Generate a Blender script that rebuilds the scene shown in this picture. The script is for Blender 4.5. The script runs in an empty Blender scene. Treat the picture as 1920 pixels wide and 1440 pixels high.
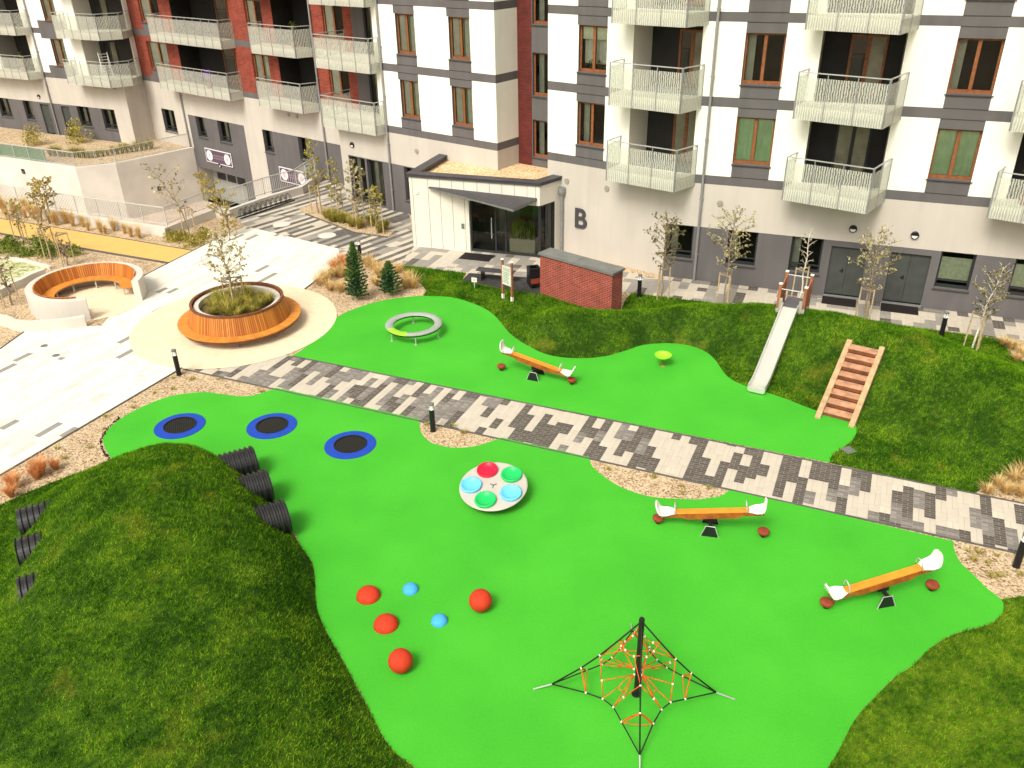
import bpy, bmesh, math, random
import numpy as np
from mathutils import Vector, Matrix, noise
from mathutils.geometry import tessellate_polygon, delaunay_2d_cdt
R_ = math.radians
random.seed(7)
SC = bpy.context.scene
COL = SC.collection

# ------------------------------------------------------------------ camera
H = 13.8; F = 1586.58; PITCH = R_(28.6827); ROLL = R_(-1.14936)
cp, sp = math.cos(PITCH), math.sin(PITCH)
fw = np.array([0, cp, -sp]); up0 = np.array([0, sp, cp]); rt0 = np.array([1., 0, 0])
cr, sr = math.cos(ROLL), math.sin(ROLL)
rt = cr*rt0 + sr*up0; up = -sr*rt0 + cr*up0
cam = bpy.data.cameras.new('camera'); camo = bpy.data.objects.new('camera', cam); COL.objects.link(camo)
cam.sensor_width = 36; cam.sensor_fit = 'HORIZONTAL'; cam.lens = F/1920*36
cam.clip_start = .1; cam.clip_end = 2000
mw = Matrix.Identity(4)
for i in range(3):
    mw[i][0] = rt[i]; mw[i][1] = up[i]; mw[i][2] = -fw[i]
mw[2][3] = H
camo.matrix_world = mw
SC.camera = camo
SC.render.resolution_x = 1024; SC.render.resolution_y = 768

# ------------------------------------------------------------------ light
SUN_EL, SUN_AZ = 50, -148      # azimuth measured from +Y, clockwise
world = bpy.data.worlds.new('World'); SC.world = world; world.use_nodes = True
nt = world.node_tree; nt.nodes.clear()
sky = nt.nodes.new('ShaderNodeTexSky'); sky.sky_type = 'NISHITA'; sky.sun_disc = False
sky.sun_elevation = R_(SUN_EL); sky.sun_rotation = R_(SUN_AZ); sky.air_density = 1.0; sky.dust_density = 6; sky.ozone_density = .4
hs = nt.nodes.new('ShaderNodeHueSaturation'); hs.inputs['Saturation'].default_value = .12
tint = nt.nodes.new('ShaderNodeMixRGB'); tint.blend_type = 'MULTIPLY'; tint.inputs[0].default_value = 1
tint.inputs[2].default_value = (1.0, .96, .855, 1)
bg = nt.nodes.new('ShaderNodeBackground'); bg.inputs[1].default_value = .125
wo = nt.nodes.new('ShaderNodeOutputWorld')
nt.links.new(sky.outputs[0], hs.inputs['Color']); nt.links.new(hs.outputs[0], tint.inputs[1])
nt.links.new(tint.outputs[0], bg.inputs[0]); nt.links.new(bg.outputs[0], wo.inputs[0])
sl = bpy.data.lights.new('sun', 'SUN'); so = bpy.data.objects.new('sun', sl); COL.objects.link(so)
sl.energy = 1.5; sl.angle = R_(20); sl.color = (1, .94, .82)
sd = Vector((math.sin(R_(SUN_AZ))*math.cos(R_(SUN_EL)), math.cos(R_(SUN_AZ))*math.cos(R_(SUN_EL)), math.sin(R_(SUN_EL))))
so.rotation_euler = sd.to_track_quat('Z', 'Y').to_euler(); so.location = (0, 0, 40)
SC.view_settings.view_transform = 'Standard'; SC.view_settings.look = 'None'
SC.view_settings.exposure = 0.62; SC.view_settings.gamma = 1
SC.render.engine = 'CYCLES'
SC.cycles.max_bounces = 6; SC.cycles.transparent_max_bounces = 12; SC.cycles.diffuse_bounces = 3

# ------------------------------------------------------------------ survey helpers
def G(x, y, z=0.):
    "plan position of a surveyed point at height z"
    d = rt*((x-960)/F) + up*((720-y)/F) + fw
    t = (z-H)/d[2]
    return Vector((d[0]*t, d[1]*t, z))

# ------------------------------------------------------------------ tagging
def tag(o, label=None, cat=None, group=None, kind=None):
    if label: o['label'] = label
    if cat: o['category'] = cat
    if group: o['group'] = group
    if kind: o['kind'] = kind
    return o
def thing(name, label, cat, loc=(0, 0, 0), rz=0, group=None):
    o = bpy.data.objects.new(name, None); COL.objects.link(o); o.empty_display_size = .2
    o.location = loc; o.rotation_euler = (0, 0, rz)
    return tag(o, label, cat, group)
def root_of(o):
    while o.parent: o = o.parent
    return o
CH = {}
def copy_tree(o, parent=None):
    c = o.copy(); COL.objects.link(c); c.parent = parent
    for ch in CH.get(o.name, []): 
        k = copy_tree(ch, c); CH.setdefault(c.name, []).append(k)
    return c
def place(proto, used, loc, rz=0, label=None, s=1.0):
    "first use moves the prototype itself, later uses copy it"
    o = proto if not used.get(proto.name) else copy_tree(proto)
    used[proto.name] = True
    o.location = loc; o.rotation_euler = (0, 0, rz); o.scale = (s, s, s)
    if label: o['label'] = label
    return o
USED = {}

# ------------------------------------------------------------------ materials
MATS = {}
def mat(name, col, rough=.7, var=0.0, vscale=3.0, bump=0.0, bscale=40.0, metal=0., col2=None, spec=.3, detail=4):
    m = bpy.data.materials.new(name); m.use_nodes = True; MATS[name] = m
    n = m.node_tree; b = n.nodes['Principled BSDF']
    b.inputs['Base Color'].default_value = (*col, 1); b.inputs['Roughness'].default_value = rough
    b.inputs['Metallic'].default_value = metal; b.inputs['Specular IOR Level'].default_value = spec
    tc = n.nodes.new('ShaderNodeTexCoord')
    if var or col2:
        nz = n.nodes.new('ShaderNodeTexNoise'); nz.inputs['Scale'].default_value = vscale; nz.inputs['Detail'].default_value = detail
        n.links.new(tc.outputs['Object'], nz.inputs['Vector'])
        rp = n.nodes.new('ShaderNodeValToRGB'); rp.color_ramp.elements[0].position = .32; rp.color_ramp.elements[1].position = .68
        c2 = col2 or tuple(min(1, c*(1+var)) for c in col); c1 = col if col2 else tuple(c*(1-var) for c in col)
        rp.color_ramp.elements[0].color = (*c1, 1); rp.color_ramp.elements[1].color = (*c2, 1)
        n.links.new(nz.outputs[0], rp.inputs[0]); n.links.new(rp.outputs[0], b.inputs['Base Color'])
    if bump:
        nb = n.nodes.new('ShaderNodeTexNoise'); nb.inputs['Scale'].default_value = bscale; nb.inputs['Detail'].default_value = 3
        n.links.new(tc.outputs['Object'], nb.inputs['Vector'])
        bm = n.nodes.new('ShaderNodeBump'); bm.inputs['Strength'].default_value = bump; bm.inputs['Distance'].default_value = .02
        n.links.new(nb.outputs[0], bm.inputs['Height']); n.links.new(bm.outputs[0], b.inputs['Normal'])
    return m
mat('white_render', (.83, .81, .75), .85, .03, .8, .15, 60)
mat('beige_render', (.515, .475, .43), .85, .05, .5, .15, 60)
mat('grey_render', (.122, .114, .118), .85, .07, .7, .15, 60)
def streaks(name, amt):
    m = MATS[name]; n = m.node_tree; b = n.nodes['Principled BSDF']; src = b.inputs['Base Color'].links[0].from_socket
    tc = n.nodes.new('ShaderNodeTexCoord'); mp = n.nodes.new('ShaderNodeMapping'); mp.inputs['Scale'].default_value = (1, 1, .10); n.links.new(tc.outputs['Object'], mp.inputs[0])
    nz = n.nodes.new('ShaderNodeTexNoise'); nz.inputs['Scale'].default_value = 2.2; nz.inputs['Detail'].default_value = 5; n.links.new(mp.outputs[0], nz.inputs['Vector'])
    rp = n.nodes.new('ShaderNodeValToRGB'); rp.color_ramp.elements[0].position = .35; rp.color_ramp.elements[1].position = .6; rp.color_ramp.elements[0].color = (1-amt, 1-amt, 1-amt*1.1, 1); rp.color_ramp.elements[1].color = (1, 1, 1, 1)
    n.links.new(nz.outputs[0], rp.inputs[0]); mx = n.nodes.new('ShaderNodeMixRGB'); mx.blend_type = 'MULTIPLY'; mx.inputs[0].default_value = 1; n.links.new(src, mx.inputs[1]); n.links.new(rp.outputs[0], mx.inputs[2]); n.links.new(mx.outputs[0], b.inputs['Base Color'])
streaks('beige_render', .07); streaks('grey_render', .12); streaks('white_render', .04)
mat('jamb_render', (.66, .62, .55), .85, .04, .8)
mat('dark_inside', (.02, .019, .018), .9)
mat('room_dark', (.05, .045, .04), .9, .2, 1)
mat('groove', (.035, .033, .034), .8)
mat('wood_frame', (.23, .082, .030), .5, .25, 9, .1, 30)
mat('dark_frame', (.028, .031, .034), .45, .1, 5)
mat('sill', (.07, .062, .062), .5, .1, 4)
mat('curtain', (.80, .79, .70), .9, .10, 3)
mat('green_curtain', (.60, .76, .50), .9, .12, 2)
mat('blind', (.85, .88, .68), .8, .12, 8)
mat('galv', (.33, .33, .34), .45, .1, 8, metal=.5)
mat('rail_steel', (.50, .51, .49), .4, .05, 8, metal=.4)
mat('rail_light', (.50, .50, .475), .5, .06, 8)
mat('concrete', (.68, .635, .575), .85, .09, .7, .25, 30)
mat('concrete_light', (.58, .545, .50), .85, .06, .9, .2, 30)
mat('cladding', (.66, .62, .555), .7, .03, .6)
mat('coping', (.060, .056, .064), .55, .15, 3)
mat('coping_grey', (.155, .160, .155), .6, .14, 3, .1, 40)
mat('black_metal', (.012, .012, .013), .4, .1, 6)
mat('white_plastic', (.78, .77, .71), .35, .03, 4)
mat('red_rubber', (.52, .038, .012), .75, .14, 5, .3, 90)
mat('blue_rubber', (.06, .36, .78), .75, .10, 5, .3, 90)
mat('brick_rubber', (.26, .045, .02), .7, .2, 6, .2, 60)
mat('seesaw_wood', (.70, .25, .025), .5, .14, 4, .1, 30)
mat('seesaw_side', (.30, .08, .015), .6, .3, 6, .1, 30)
mat('orange_rope', (.68, .085, .012), .7, .2, 8)
mat('black_rope', (.014, .014, .013), .8)
mat('blue_ring', (.010, .055, .40), .7, .10, 6, .2, 60)
mat('disc_white', (.46, .435, .395), .5, .05, 3)
mat('bowl_red', (.66, .012, .045), .35)
mat('bowl_green', (.015, .48, .115), .35)
mat('bowl_blue', (.13, .50, .76), .35)
mat('lime', (.30, .68, .03), .5, .06, 5)
mat('speckle', (.30, .34, .30), .6, .35, 60)
mat('slide_steel', (.72, .72, .68), .28, .04, 3, metal=.55)
mat('deck_grey', (.11, .105, .12), .7, .1, 8)
mat('red_wood', (.30, .115, .058), .6, .22, 6, .1, 30)
mat('pine', (.44, .30, .165), .7, .2, 5, .3, 40)
mat('riser_wood', (.15, .055, .024), .8, .3, 4)
mat('stair_wood', (.47, .25, .15), .75, .28, 4, .3, 40)
mat('thermo_wood', (.56, .185, .022), .6, .25, 6, .1, 30)
mat('thermo_seat', (.66, .26, .035), .6, .18, 5, .1, 30)
mat('thermo_dark', (.16, .06, .03), .7, .3, 8)
mat('pipe_black', (.017, .017, .019), .33, .2, 6, spec=.7)
mat('bark', (.28, .22, .16), .9, .3, 20)
mat('birch', (.62, .57, .48), .9, .3, 14)
mat('stake', (.46, .35, .21), .8, .25, 10)
mat('mat_black', (.012, .008, .008), .9)
mat('soil', (.12, .08, .045), .95, .4, 8, .5, 30)
mat('purple', (.18, .04, .5), .8)
mat('sign_dark', (.10, .065, .10), .6, .08, 3)
mat('sign_white', (.75, .70, .72), .5, .05, 10)
mat('board', (.58, .62, .52), .5, .10, 6)
mat('door_grey', (.055, .060, .056), .6, .12, 3)
mat('yellow_path', (.66, .40, .125), .85, .06, 2, .2, 70)
mat('kerb_dark', (.10, .095, .09), .85, .2, 5)
mat('vent_grey', (.36, .33, .29), .7, .1, 5)
mat('hall_grey', (.16, .16, .14), .5, .2, 1)
mat('asphalt', (.038, .036, .036), .95, .35, 4, .4, 60)
mat('trough', (.50, .46, .35), .7, .08, 3)
mat('lamp_glass', (.8, .8, .78), .15)
mat('ramp_floor', (.50, .40, .33), .9, .12, 1.2)
mat('gate_panel', (.34, .34, .32), .5, .06, 2)

def foliage(name, c1, c2, c3, rough=.75, scale=1.6, transl=.4):
    c1, c2, c3 = [tuple(min(.8, x*1.35) for x in c) for c in (c1, c2, c3)]
    m = bpy.data.materials.new(name); m.use_nodes = True; MATS[name] = m
    n = m.node_tree; b = n.nodes['Principled BSDF']; b.inputs['Roughness'].default_value = rough; b.inputs['Specular IOR Level'].default_value = .15
    tc = n.nodes.new('ShaderNodeTexCoord'); nz = n.nodes.new('ShaderNodeTexNoise'); nz.inputs['Scale'].default_value = scale; nz.inputs['Detail'].default_value = 3
    n.links.new(tc.outputs['Object'], nz.inputs['Vector'])
    geo = n.nodes.new('ShaderNodeNewGeometry')
    ad = n.nodes.new('ShaderNodeMath'); ad.operation = 'MULTIPLY_ADD'; ad.inputs[1].default_value = .45; 
    n.links.new(geo.outputs['Random Per Island'], ad.inputs[0]); 
    sb = n.nodes.new('ShaderNodeMath'); sb.operation = 'SUBTRACT'; sb.inputs[1].default_value = .22
    n.links.new(nz.outputs[0], sb.inputs[0]); n.links.new(sb.outputs[0], ad.inputs[2])
    rp = n.nodes.new('ShaderNodeValToRGB'); rp.color_ramp.elements[0].position = .28; rp.color_ramp.elements[1].position = .75
    rp.color_ramp.elements[0].color = (*c1, 1); rp.color_ramp.elements[1].color = (*c3, 1)
    e = rp.color_ramp.elements.new(.5); e.color = (*c2, 1)
    n.links.new(ad.outputs[0], rp.inputs[0]); n.links.new(rp.outputs[0], b.inputs['Base Color'])
    if transl:
        tr = n.nodes.new('ShaderNodeBsdfTranslucent'); mx = n.nodes.new('ShaderNodeMixShader'); mx.inputs[0].default_value = transl
        n.links.new(rp.outputs[0], tr.inputs[0]); n.links.new(b.outputs[0], mx.inputs[1]); n.links.new(tr.outputs[0], mx.inputs[2])
        n.links.new(mx.outputs[0], n.nodes['Material Output'].inputs[0])
    return m
foliage('leaf_olive', (.10, .11, .02), (.27, .25, .05), (.50, .42, .13))
foliage('leaf_pale', (.10, .09, .04), (.34, .30, .15), (.60, .54, .32))
foliage('leaf_dark', (.05, .045, .02), (.16, .14, .06), (.36, .31, .15))
foliage('leaf_yellow', (.17, .15, .03), (.34, .28, .07), (.46, .38, .14))
foliage('conifer', (.012, .050, .028), (.035, .11, .045), (.20, .28, .05))
foliage('tuft_green', (.11, .12, .015), (.30, .27, .05), (.56, .45, .14), scale=3)
foliage('tuft_tan', (.34, .22, .08), (.58, .40, .18), (.74, .56, .30), scale=3)
foliage('tuft_red', (.42, .15, .05), (.64, .29, .12), (.74, .44, .22), scale=3)
foliage('shrub_green', (.05, .08, .012), (.14, .20, .03), (.34, .36, .08), scale=3)

def slatwood(name, c1, c2):
    m = bpy.data.materials.new(name); m.use_nodes = True; MATS[name] = m
    n = m.node_tree; b = n.nodes['Principled BSDF']; b.inputs['Roughness'].default_value = .6
    g = n.nodes.new('ShaderNodeNewGeometry'); rp = n.nodes.new('ShaderNodeValToRGB')
    rp.color_ramp.elements[0].color = (*c1, 1); rp.color_ramp.elements[1].color = (*c2, 1)
    n.links.new(g.outputs['Random Per Island'], rp.inputs[0]); n.links.new(rp.outputs[0], b.inputs['Base Color'])
slatwood('thermo_wood', (.40, .115, .016), (.62, .235, .040)); slatwood('thermo_seat', (.52, .185, .022), (.68, .28, .045))
def lawn(name, c1, c2, c3, c4, transl=0.0):
    m = bpy.data.materials.new(name); m.use_nodes = True; MATS[name] = m
    n = m.node_tree; b = n.nodes['Principled BSDF']; b.inputs['Roughness'].default_value = .85; b.inputs['Specular IOR Level'].default_value = .1
    tc = n.nodes.new('ShaderNodeTexCoord')
    big = n.nodes.new('ShaderNodeTexNoise'); big.inputs['Scale'].default_value = .9; big.inputs['Detail'].default_value = 6; big.inputs['Roughness'].default_value = .62
    fine = n.nodes.new('ShaderNodeTexNoise'); fine.inputs['Scale'].default_value = 7; fine.inputs['Detail'].default_value = 5
    yel = n.nodes.new('ShaderNodeTexNoise'); yel.inputs['Scale'].default_value = .8; yel.inputs['Detail'].default_value = 5
    mp = n.nodes.new('ShaderNodeMapping'); mp.inputs['Location'].default_value = (13, 7, 3)
    for q in (big, fine): n.links.new(tc.outputs['Object'], q.inputs['Vector'])
    n.links.new(tc.outputs['Object'], mp.inputs['Vector']); n.links.new(mp.outputs[0], yel.inputs['Vector'])
    geo = n.nodes.new('ShaderNodeNewGeometry')
    a1 = n.nodes.new('ShaderNodeMath'); a1.operation = 'MULTIPLY_ADD'; a1.inputs[1].default_value = .62
    n.links.new(fine.outputs[0], a1.inputs[0])
    s1 = n.nodes.new('ShaderNodeMath'); s1.operation = 'MULTIPLY_ADD'; s1.inputs[1].default_value = .85; s1.inputs[2].default_value = -.31
    n.links.new(big.outputs[0], s1.inputs[0]); n.links.new(s1.outputs[0], a1.inputs[2])
    a2 = n.nodes.new('ShaderNodeMath'); a2.operation = 'MULTIPLY_ADD'; a2.inputs[1].default_value = .26
    n.links.new(geo.outputs['Random Per Island'], a2.inputs[0]); n.links.new(a1.outputs[0], a2.inputs[2])
    rp = n.nodes.new('ShaderNodeValToRGB'); rp.color_ramp.elements[0].position = .36; rp.color_ramp.elements[1].position = .78
    rp.color_ramp.elements[0].color = (*c1, 1); rp.color_ramp.elements[1].color = (*c3, 1)
    e = rp.color_ramp.elements.new(.56); e.color = (*c2, 1)
    n.links.new(a2.outputs[0], rp.inputs[0])
    r2 = n.nodes.new('ShaderNodeValToRGB'); r2.color_ramp.elements[0].position = .60; r2.color_ramp.elements[1].position = .74
    r2.color_ramp.elements[0].color = (0, 0, 0, 1); r2.color_ramp.elements[1].color = (.5, .5, .5, 1)
    n.links.new(yel.outputs[0], r2.inputs[0])
    mx = n.nodes.new('ShaderNodeMixRGB'); mx.inputs[2].default_value = (*c4, 1)
    n.links.new(r2.outputs[0], mx.inputs[0]); n.links.new(rp.outputs[0], mx.inputs[1]); n.links.new(mx.outputs[0], b.inputs['Base Color'])
    if transl:
        tr = n.nodes.new('ShaderNodeBsdfTranslucent'); ms = n.nodes.new('ShaderNodeMixShader'); ms.inputs[0].default_value = transl
        n.links.new(mx.outputs[0], tr.inputs[0]); n.links.new(b.outputs[0], ms.inputs[1]); n.links.new(tr.outputs[0], ms.inputs[2])
        n.links.new(ms.outputs[0], n.nodes['Material Output'].inputs[0])
    else:
        bm = n.nodes.new('ShaderNodeBump'); bm.inputs['Strength'].default_value = .6; bm.inputs['Distance'].default_value = .05
        n.links.new(fine.outputs[0], bm.inputs['Height']); n.links.new(bm.outputs[0], b.inputs['Normal'])
    return m
lawn('turf', (.018, .046, .004), (.048, .098, .006), (.11, .165, .010), (.17, .17, .016))
lawn('turf_blade', (.030, .105, .003), (.098, .265, .006), (.29, .45, .022), (.42, .40, .035), .32)

def rubber():
    m = mat('green_rubber', (.085, .56, .030), .8, 0, 1)
    n = m.node_tree; b = n.nodes['Principled BSDF']; b.inputs['Specular IOR Level'].default_value = .25
    tc = n.nodes.new('ShaderNodeTexCoord')
    nz = n.nodes.new('ShaderNodeTexNoise'); nz.inputs['Scale'].default_value = .5; nz.inputs['Detail'].default_value = 5
    n2 = n.nodes.new('ShaderNodeTexNoise'); n2.inputs['Scale'].default_value = 34; n2.inputs['Detail'].default_value = 3
    for q in (nz, n2): n.links.new(tc.outputs['Object'], q.inputs['Vector'])
    ad = n.nodes.new('ShaderNodeMath'); ad.operation = 'MULTIPLY_ADD'; ad.inputs[1].default_value = .60
    n.links.new(n2.outputs[0], ad.inputs[0]); n.links.new(nz.outputs[0], ad.inputs[2])
    rp = n.nodes.new('ShaderNodeValToRGB'); rp.color_ramp.elements[0].position = .55; rp.color_ramp.elements[1].position = 1.0
    rp.color_ramp.elements[0].color = (.041, .35, .018, 1); rp.color_ramp.elements[1].color = (.057, .415, .024, 1)
    n.links.new(ad.outputs[0], rp.inputs[0]); n.links.new(rp.outputs[0], b.inputs['Base Color'])
    bm = n.nodes.new('ShaderNodeBump'); bm.inputs['Strength'].default_value = .35; bm.inputs['Distance'].default_value = .01
    n.links.new(n2.outputs[0], bm.inputs['Height']); n.links.new(bm.outputs[0], b.inputs['Normal'])
rubber()
def gravel(name, c1, c2, c3, sc=22):
    m = mat(name, c2, .9); n = m.node_tree; b = n.nodes['Principled BSDF']
    tc = n.nodes.new('ShaderNodeTexCoord'); v = n.nodes.new('ShaderNodeTexVoronoi'); v.inputs['Scale'].default_value = sc
    n.links.new(tc.outputs['Object'], v.inputs['Vector'])
    nz = n.nodes.new('ShaderNodeTexNoise'); nz.inputs['Scale'].default_value = 1.2; nz.inputs['Detail'].default_value = 6
    n.links.new(tc.outputs['Object'], nz.inputs['Vector'])
    sp_ = n.nodes.new('ShaderNodeSeparateColor'); n.links.new(v.outputs['Color'], sp_.inputs[0])
    a = n.nodes.new('ShaderNodeMath'); a.operation = 'MULTIPLY_ADD'; a.inputs[1].default_value = .6
    n.links.new(sp_.outputs[0], a.inputs[0])
    h = n.nodes.new('ShaderNodeMath'); h.operation = 'MULTIPLY'; h.inputs[1].default_value = .4
    n.links.new(nz.outputs[0], h.inputs[0]); n.links.new(h.outputs[0], a.inputs[2])
    rp = n.nodes.new('ShaderNodeValToRGB'); rp.color_ramp.elements[0].position = .18; rp.color_ramp.elements[1].position = .8
    rp.color_ramp.elements[0].color = (*c1, 1); rp.color_ramp.elements[1].color = (*c3, 1)
    e = rp.color_ramp.elements.new(.42); e.color = (*c2, 1)
    n.links.new(a.outputs[0], rp.inputs[0]); n.links.new(rp.outputs[0], b.inputs['Base Color'])
    bm = n.nodes.new('ShaderNodeBump'); bm.inputs['Strength'].default_value = .8; bm.inputs['Distance'].default_value = .03; bm.invert = True
    n.links.new(v.outputs['Distance'], bm.inputs['Height']); n.links.new(bm.outputs[0], b.inputs['Normal'])
gravel('pebbles', (.16, .09, .045), (.45, .325, .20), (.64, .51, .35))
gravel('roof_pebbles', (.36, .20, .09), (.66, .44, .24), (.80, .62, .40), 16)
gravel('grass_pavers', (.14, .20, .04), (.36, .38, .16), (.62, .58, .44), 7)
def bricktex(name, c1, c2, mort, w, h, msz, bias=0, uv=True, rough=.85, var=.3):
    m = mat(name, c1, rough); n = m.node_tree; b = n.nodes['Principled BSDF']
    tc = n.nodes.new('ShaderNodeTexCoord'); br = n.nodes.new('ShaderNodeTexBrick')
    br.inputs['Scale'].default_value = 1; br.inputs['Brick Width'].default_value = w; br.inputs['Row Height'].default_value = h
    br.inputs['Mortar Size'].default_value = msz; br.inputs['Mortar Smooth'].default_value = .2; br.inputs['Bias'].default_value = bias
    br.inputs['Color1'].default_value = (*c1, 1); br.inputs['Color2'].default_value = (*c2, 1); br.inputs['Mortar'].default_value = (*mort, 1)
    n.links.new(tc.outputs['UV'], br.inputs['Vector'])
    nz = n.nodes.new('ShaderNodeTexNoise'); nz.inputs['Scale'].default_value = 2.5; nz.inputs['Detail'].default_value = 5
    n.links.new(tc.outputs['UV'], nz.inputs['Vector'])
    rp = n.nodes.new('ShaderNodeValToRGB'); rp.color_ramp.elements[0].position = .3; rp.color_ramp.elements[1].position = .7
    rp.color_ramp.elements[0].color = (1-var, 1-var, 1-var, 1); rp.color_ramp.elements[1].color = (1, 1, 1, 1)
    n.links.new(nz.outputs[0], rp.inputs[0])
    mx = n.nodes.new('ShaderNodeMixRGB'); mx.blend_type = 'MULTIPLY'; mx.inputs[0].default_value = 1
    n.links.new(br.outputs[0], mx.inputs[1]); n.links.new(rp.outputs[0], mx.inputs[2]); n.links.new(mx.outputs[0], b.inputs['Base Color'])
    bm = n.nodes.new('ShaderNodeBump'); bm.inputs['Strength'].default_value = .5; bm.inputs['Distance'].default_value = .01; bm.invert = True
    n.links.new(br.outputs['Fac'], bm.inputs['Height']); n.links.new(bm.outputs[0], b.inputs['Normal'])
bricktex('wall_brick', (.31, .055, .032), (.19, .034, .022), (.34, .12, .08), .25, .078, .008)
bricktex('low_wall_brick', (.36, .050, .030), (.24, .036, .026), (.40, .22, .17), .25, .078, .010)
bricktex('dark_brick', (.16, .022, .018), (.10, .018, .015), (.14, .05, .04), .25, .078, .008)
bricktex('paver_dark', (.080, .068, .060), (.135, .115, .10), (.30, .27, .23), .27, .10, .007, var=.25)
bricktex('paver_mid', (.17, .155, .145), (.30, .275, .25), (.34, .31, .27), .27, .10, .007, var=.25)
bricktex('slab_mid', (.27, .25, .225), (.34, .315, .285), (.22, .20, .18), .4, .4, .006, var=.12)
bricktex('paver_light', (.52, .465, .39), (.62, .56, .475), (.36, .33, .29), .27, .60, .005, var=.14)
bricktex('slab_dark', (.105, .095, .088), (.16, .145, .13), (.26, .24, .21), .24, .8, .005, var=.2)
bricktex('slab_white', (.74, .715, .64), (.80, .77, .69), (.50, .48, .42), .9, .24, .006, var=.05)
bricktex('slab_cream', (.68, .64, .55), (.76, .72, .62), (.62, .58, .50), .9, .24, .006, var=.05)
bricktex('slab_pink', (.62, .54, .50), (.66, .60, .54), (.5, .46, .42), .9, .24, .006, var=.08)
bricktex('slab_grey', (.27, .26, .235), (.33, .31, .28), (.22, .2, .18), .9, .24, .006, var=.1)
bricktex('circle_paver', (.74, .60, .42), (.80, .68, .50), (.62, .50, .35), .2, .1, .006, var=.06)

def glass():
    m = bpy.data.materials.new('pane_glass'); m.use_nodes = True; MATS['pane_glass'] = m
    n = m.node_tree; n.nodes.remove(n.nodes['Principled BSDF'])
    t = n.nodes.new('ShaderNodeBsdfTransparent'); t.inputs[0].default_value = (.84, .88, .84, 1)
    g = n.nodes.new('ShaderNodeBsdfGlossy'); g.inputs['Roughness'].default_value = .03; g.inputs[0].default_value = (.45, .47, .46, 1)
    f = n.nodes.new('ShaderNodeFresnel'); f.inputs[0].default_value = 1.6
    mx = n.nodes.new('ShaderNodeMixShader'); n.links.new(f.outputs[0], mx.inputs[0]); n.links.new(t.outputs[0], mx.inputs[1]); n.links.new(g.outputs[0], mx.inputs[2])
    n.links.new(mx.outputs[0], n.nodes['Material Output'].inputs[0])
    m = bpy.data.materials.new('balcony_glass'); m.use_nodes = True; MATS['balcony_glass'] = m
    n = m.node_tree; b = n.nodes['Principled BSDF']; b.inputs['Base Color'].default_value = (.66, .665, .60, 1); b.inputs['Roughness'].default_value = .35
    tc = n.nodes.new('ShaderNodeTexCoord'); s = n.nodes.new('ShaderNodeSeparateXYZ'); n.links.new(tc.outputs['UV'], s.inputs[0])
    nz = n.nodes.new('ShaderNodeTexNoise'); nz.noise_dimensions = '2D'; nz.inputs['Scale'].default_value = 6
    n.links.new(tc.outputs['UV'], nz.inputs['Vector'])
    w = n.nodes.new('ShaderNodeMath'); w.operation = 'MULTIPLY'; w.inputs[1].default_value = 1/.095; n.links.new(s.outputs[0], w.inputs[0])
    w2 = n.nodes.new('ShaderNodeMath'); w2.operation = 'MULTIPLY_ADD'; w2.inputs[1].default_value = .9; n.links.new(nz.outputs[0], w2.inputs[0]); n.links.new(w.outputs[0], w2.inputs[2])
    lo = n.nodes.new('ShaderNodeMath'); lo.operation = 'LESS_THAN'; lo.inputs[1].default_value = .50; n.links.new(s.outputs[1], lo.inputs[0])
    fr = n.nodes.new('ShaderNodeMath'); fr.operation = 'FRACT'; n.links.new(w2.outputs[0], fr.inputs[0])
    st = n.nodes.new('ShaderNodeMath'); st.operation = 'GREATER_THAN'; st.inputs[1].default_value = .52; n.links.new(fr.outputs[0], st.inputs[0])
    fa = n.nodes.new('ShaderNodeMath'); fa.operation = 'MULTIPLY_ADD'; fa.inputs[1].default_value = .52; fa.inputs[2].default_value = .30; n.links.new(st.outputs[0], fa.inputs[0])
    f2 = n.nodes.new('ShaderNodeMath'); f2.operation = 'MULTIPLY_ADD'; f2.inputs[1].default_value = .35; f2.use_clamp = True; n.links.new(lo.outputs[0], f2.inputs[0]); n.links.new(fa.outputs[0], f2.inputs[2]); fa = f2
    t = n.nodes.new('ShaderNodeBsdfTransparent'); t.inputs[0].default_value = (.93, .98, .93, 1)
    tl = n.nodes.new('ShaderNodeBsdfTranslucent'); tl.inputs[0].default_value = (.66, .68, .58, 1)
    m2 = n.nodes.new('ShaderNodeMixShader'); m2.inputs[0].default_value = .3; n.links.new(b.outputs[0], m2.inputs[1]); n.links.new(tl.outputs[0], m2.inputs[2])
    mx = n.nodes.new('ShaderNodeMixShader'); n.links.new(fa.outputs[0], mx.inputs[0]); n.links.new(t.outputs[0], mx.inputs[1]); n.links.new(m2.outputs[0], mx.inputs[2])
    n.links.new(mx.outputs[0], n.nodes['Material Output'].inputs[0])
glass()
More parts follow.
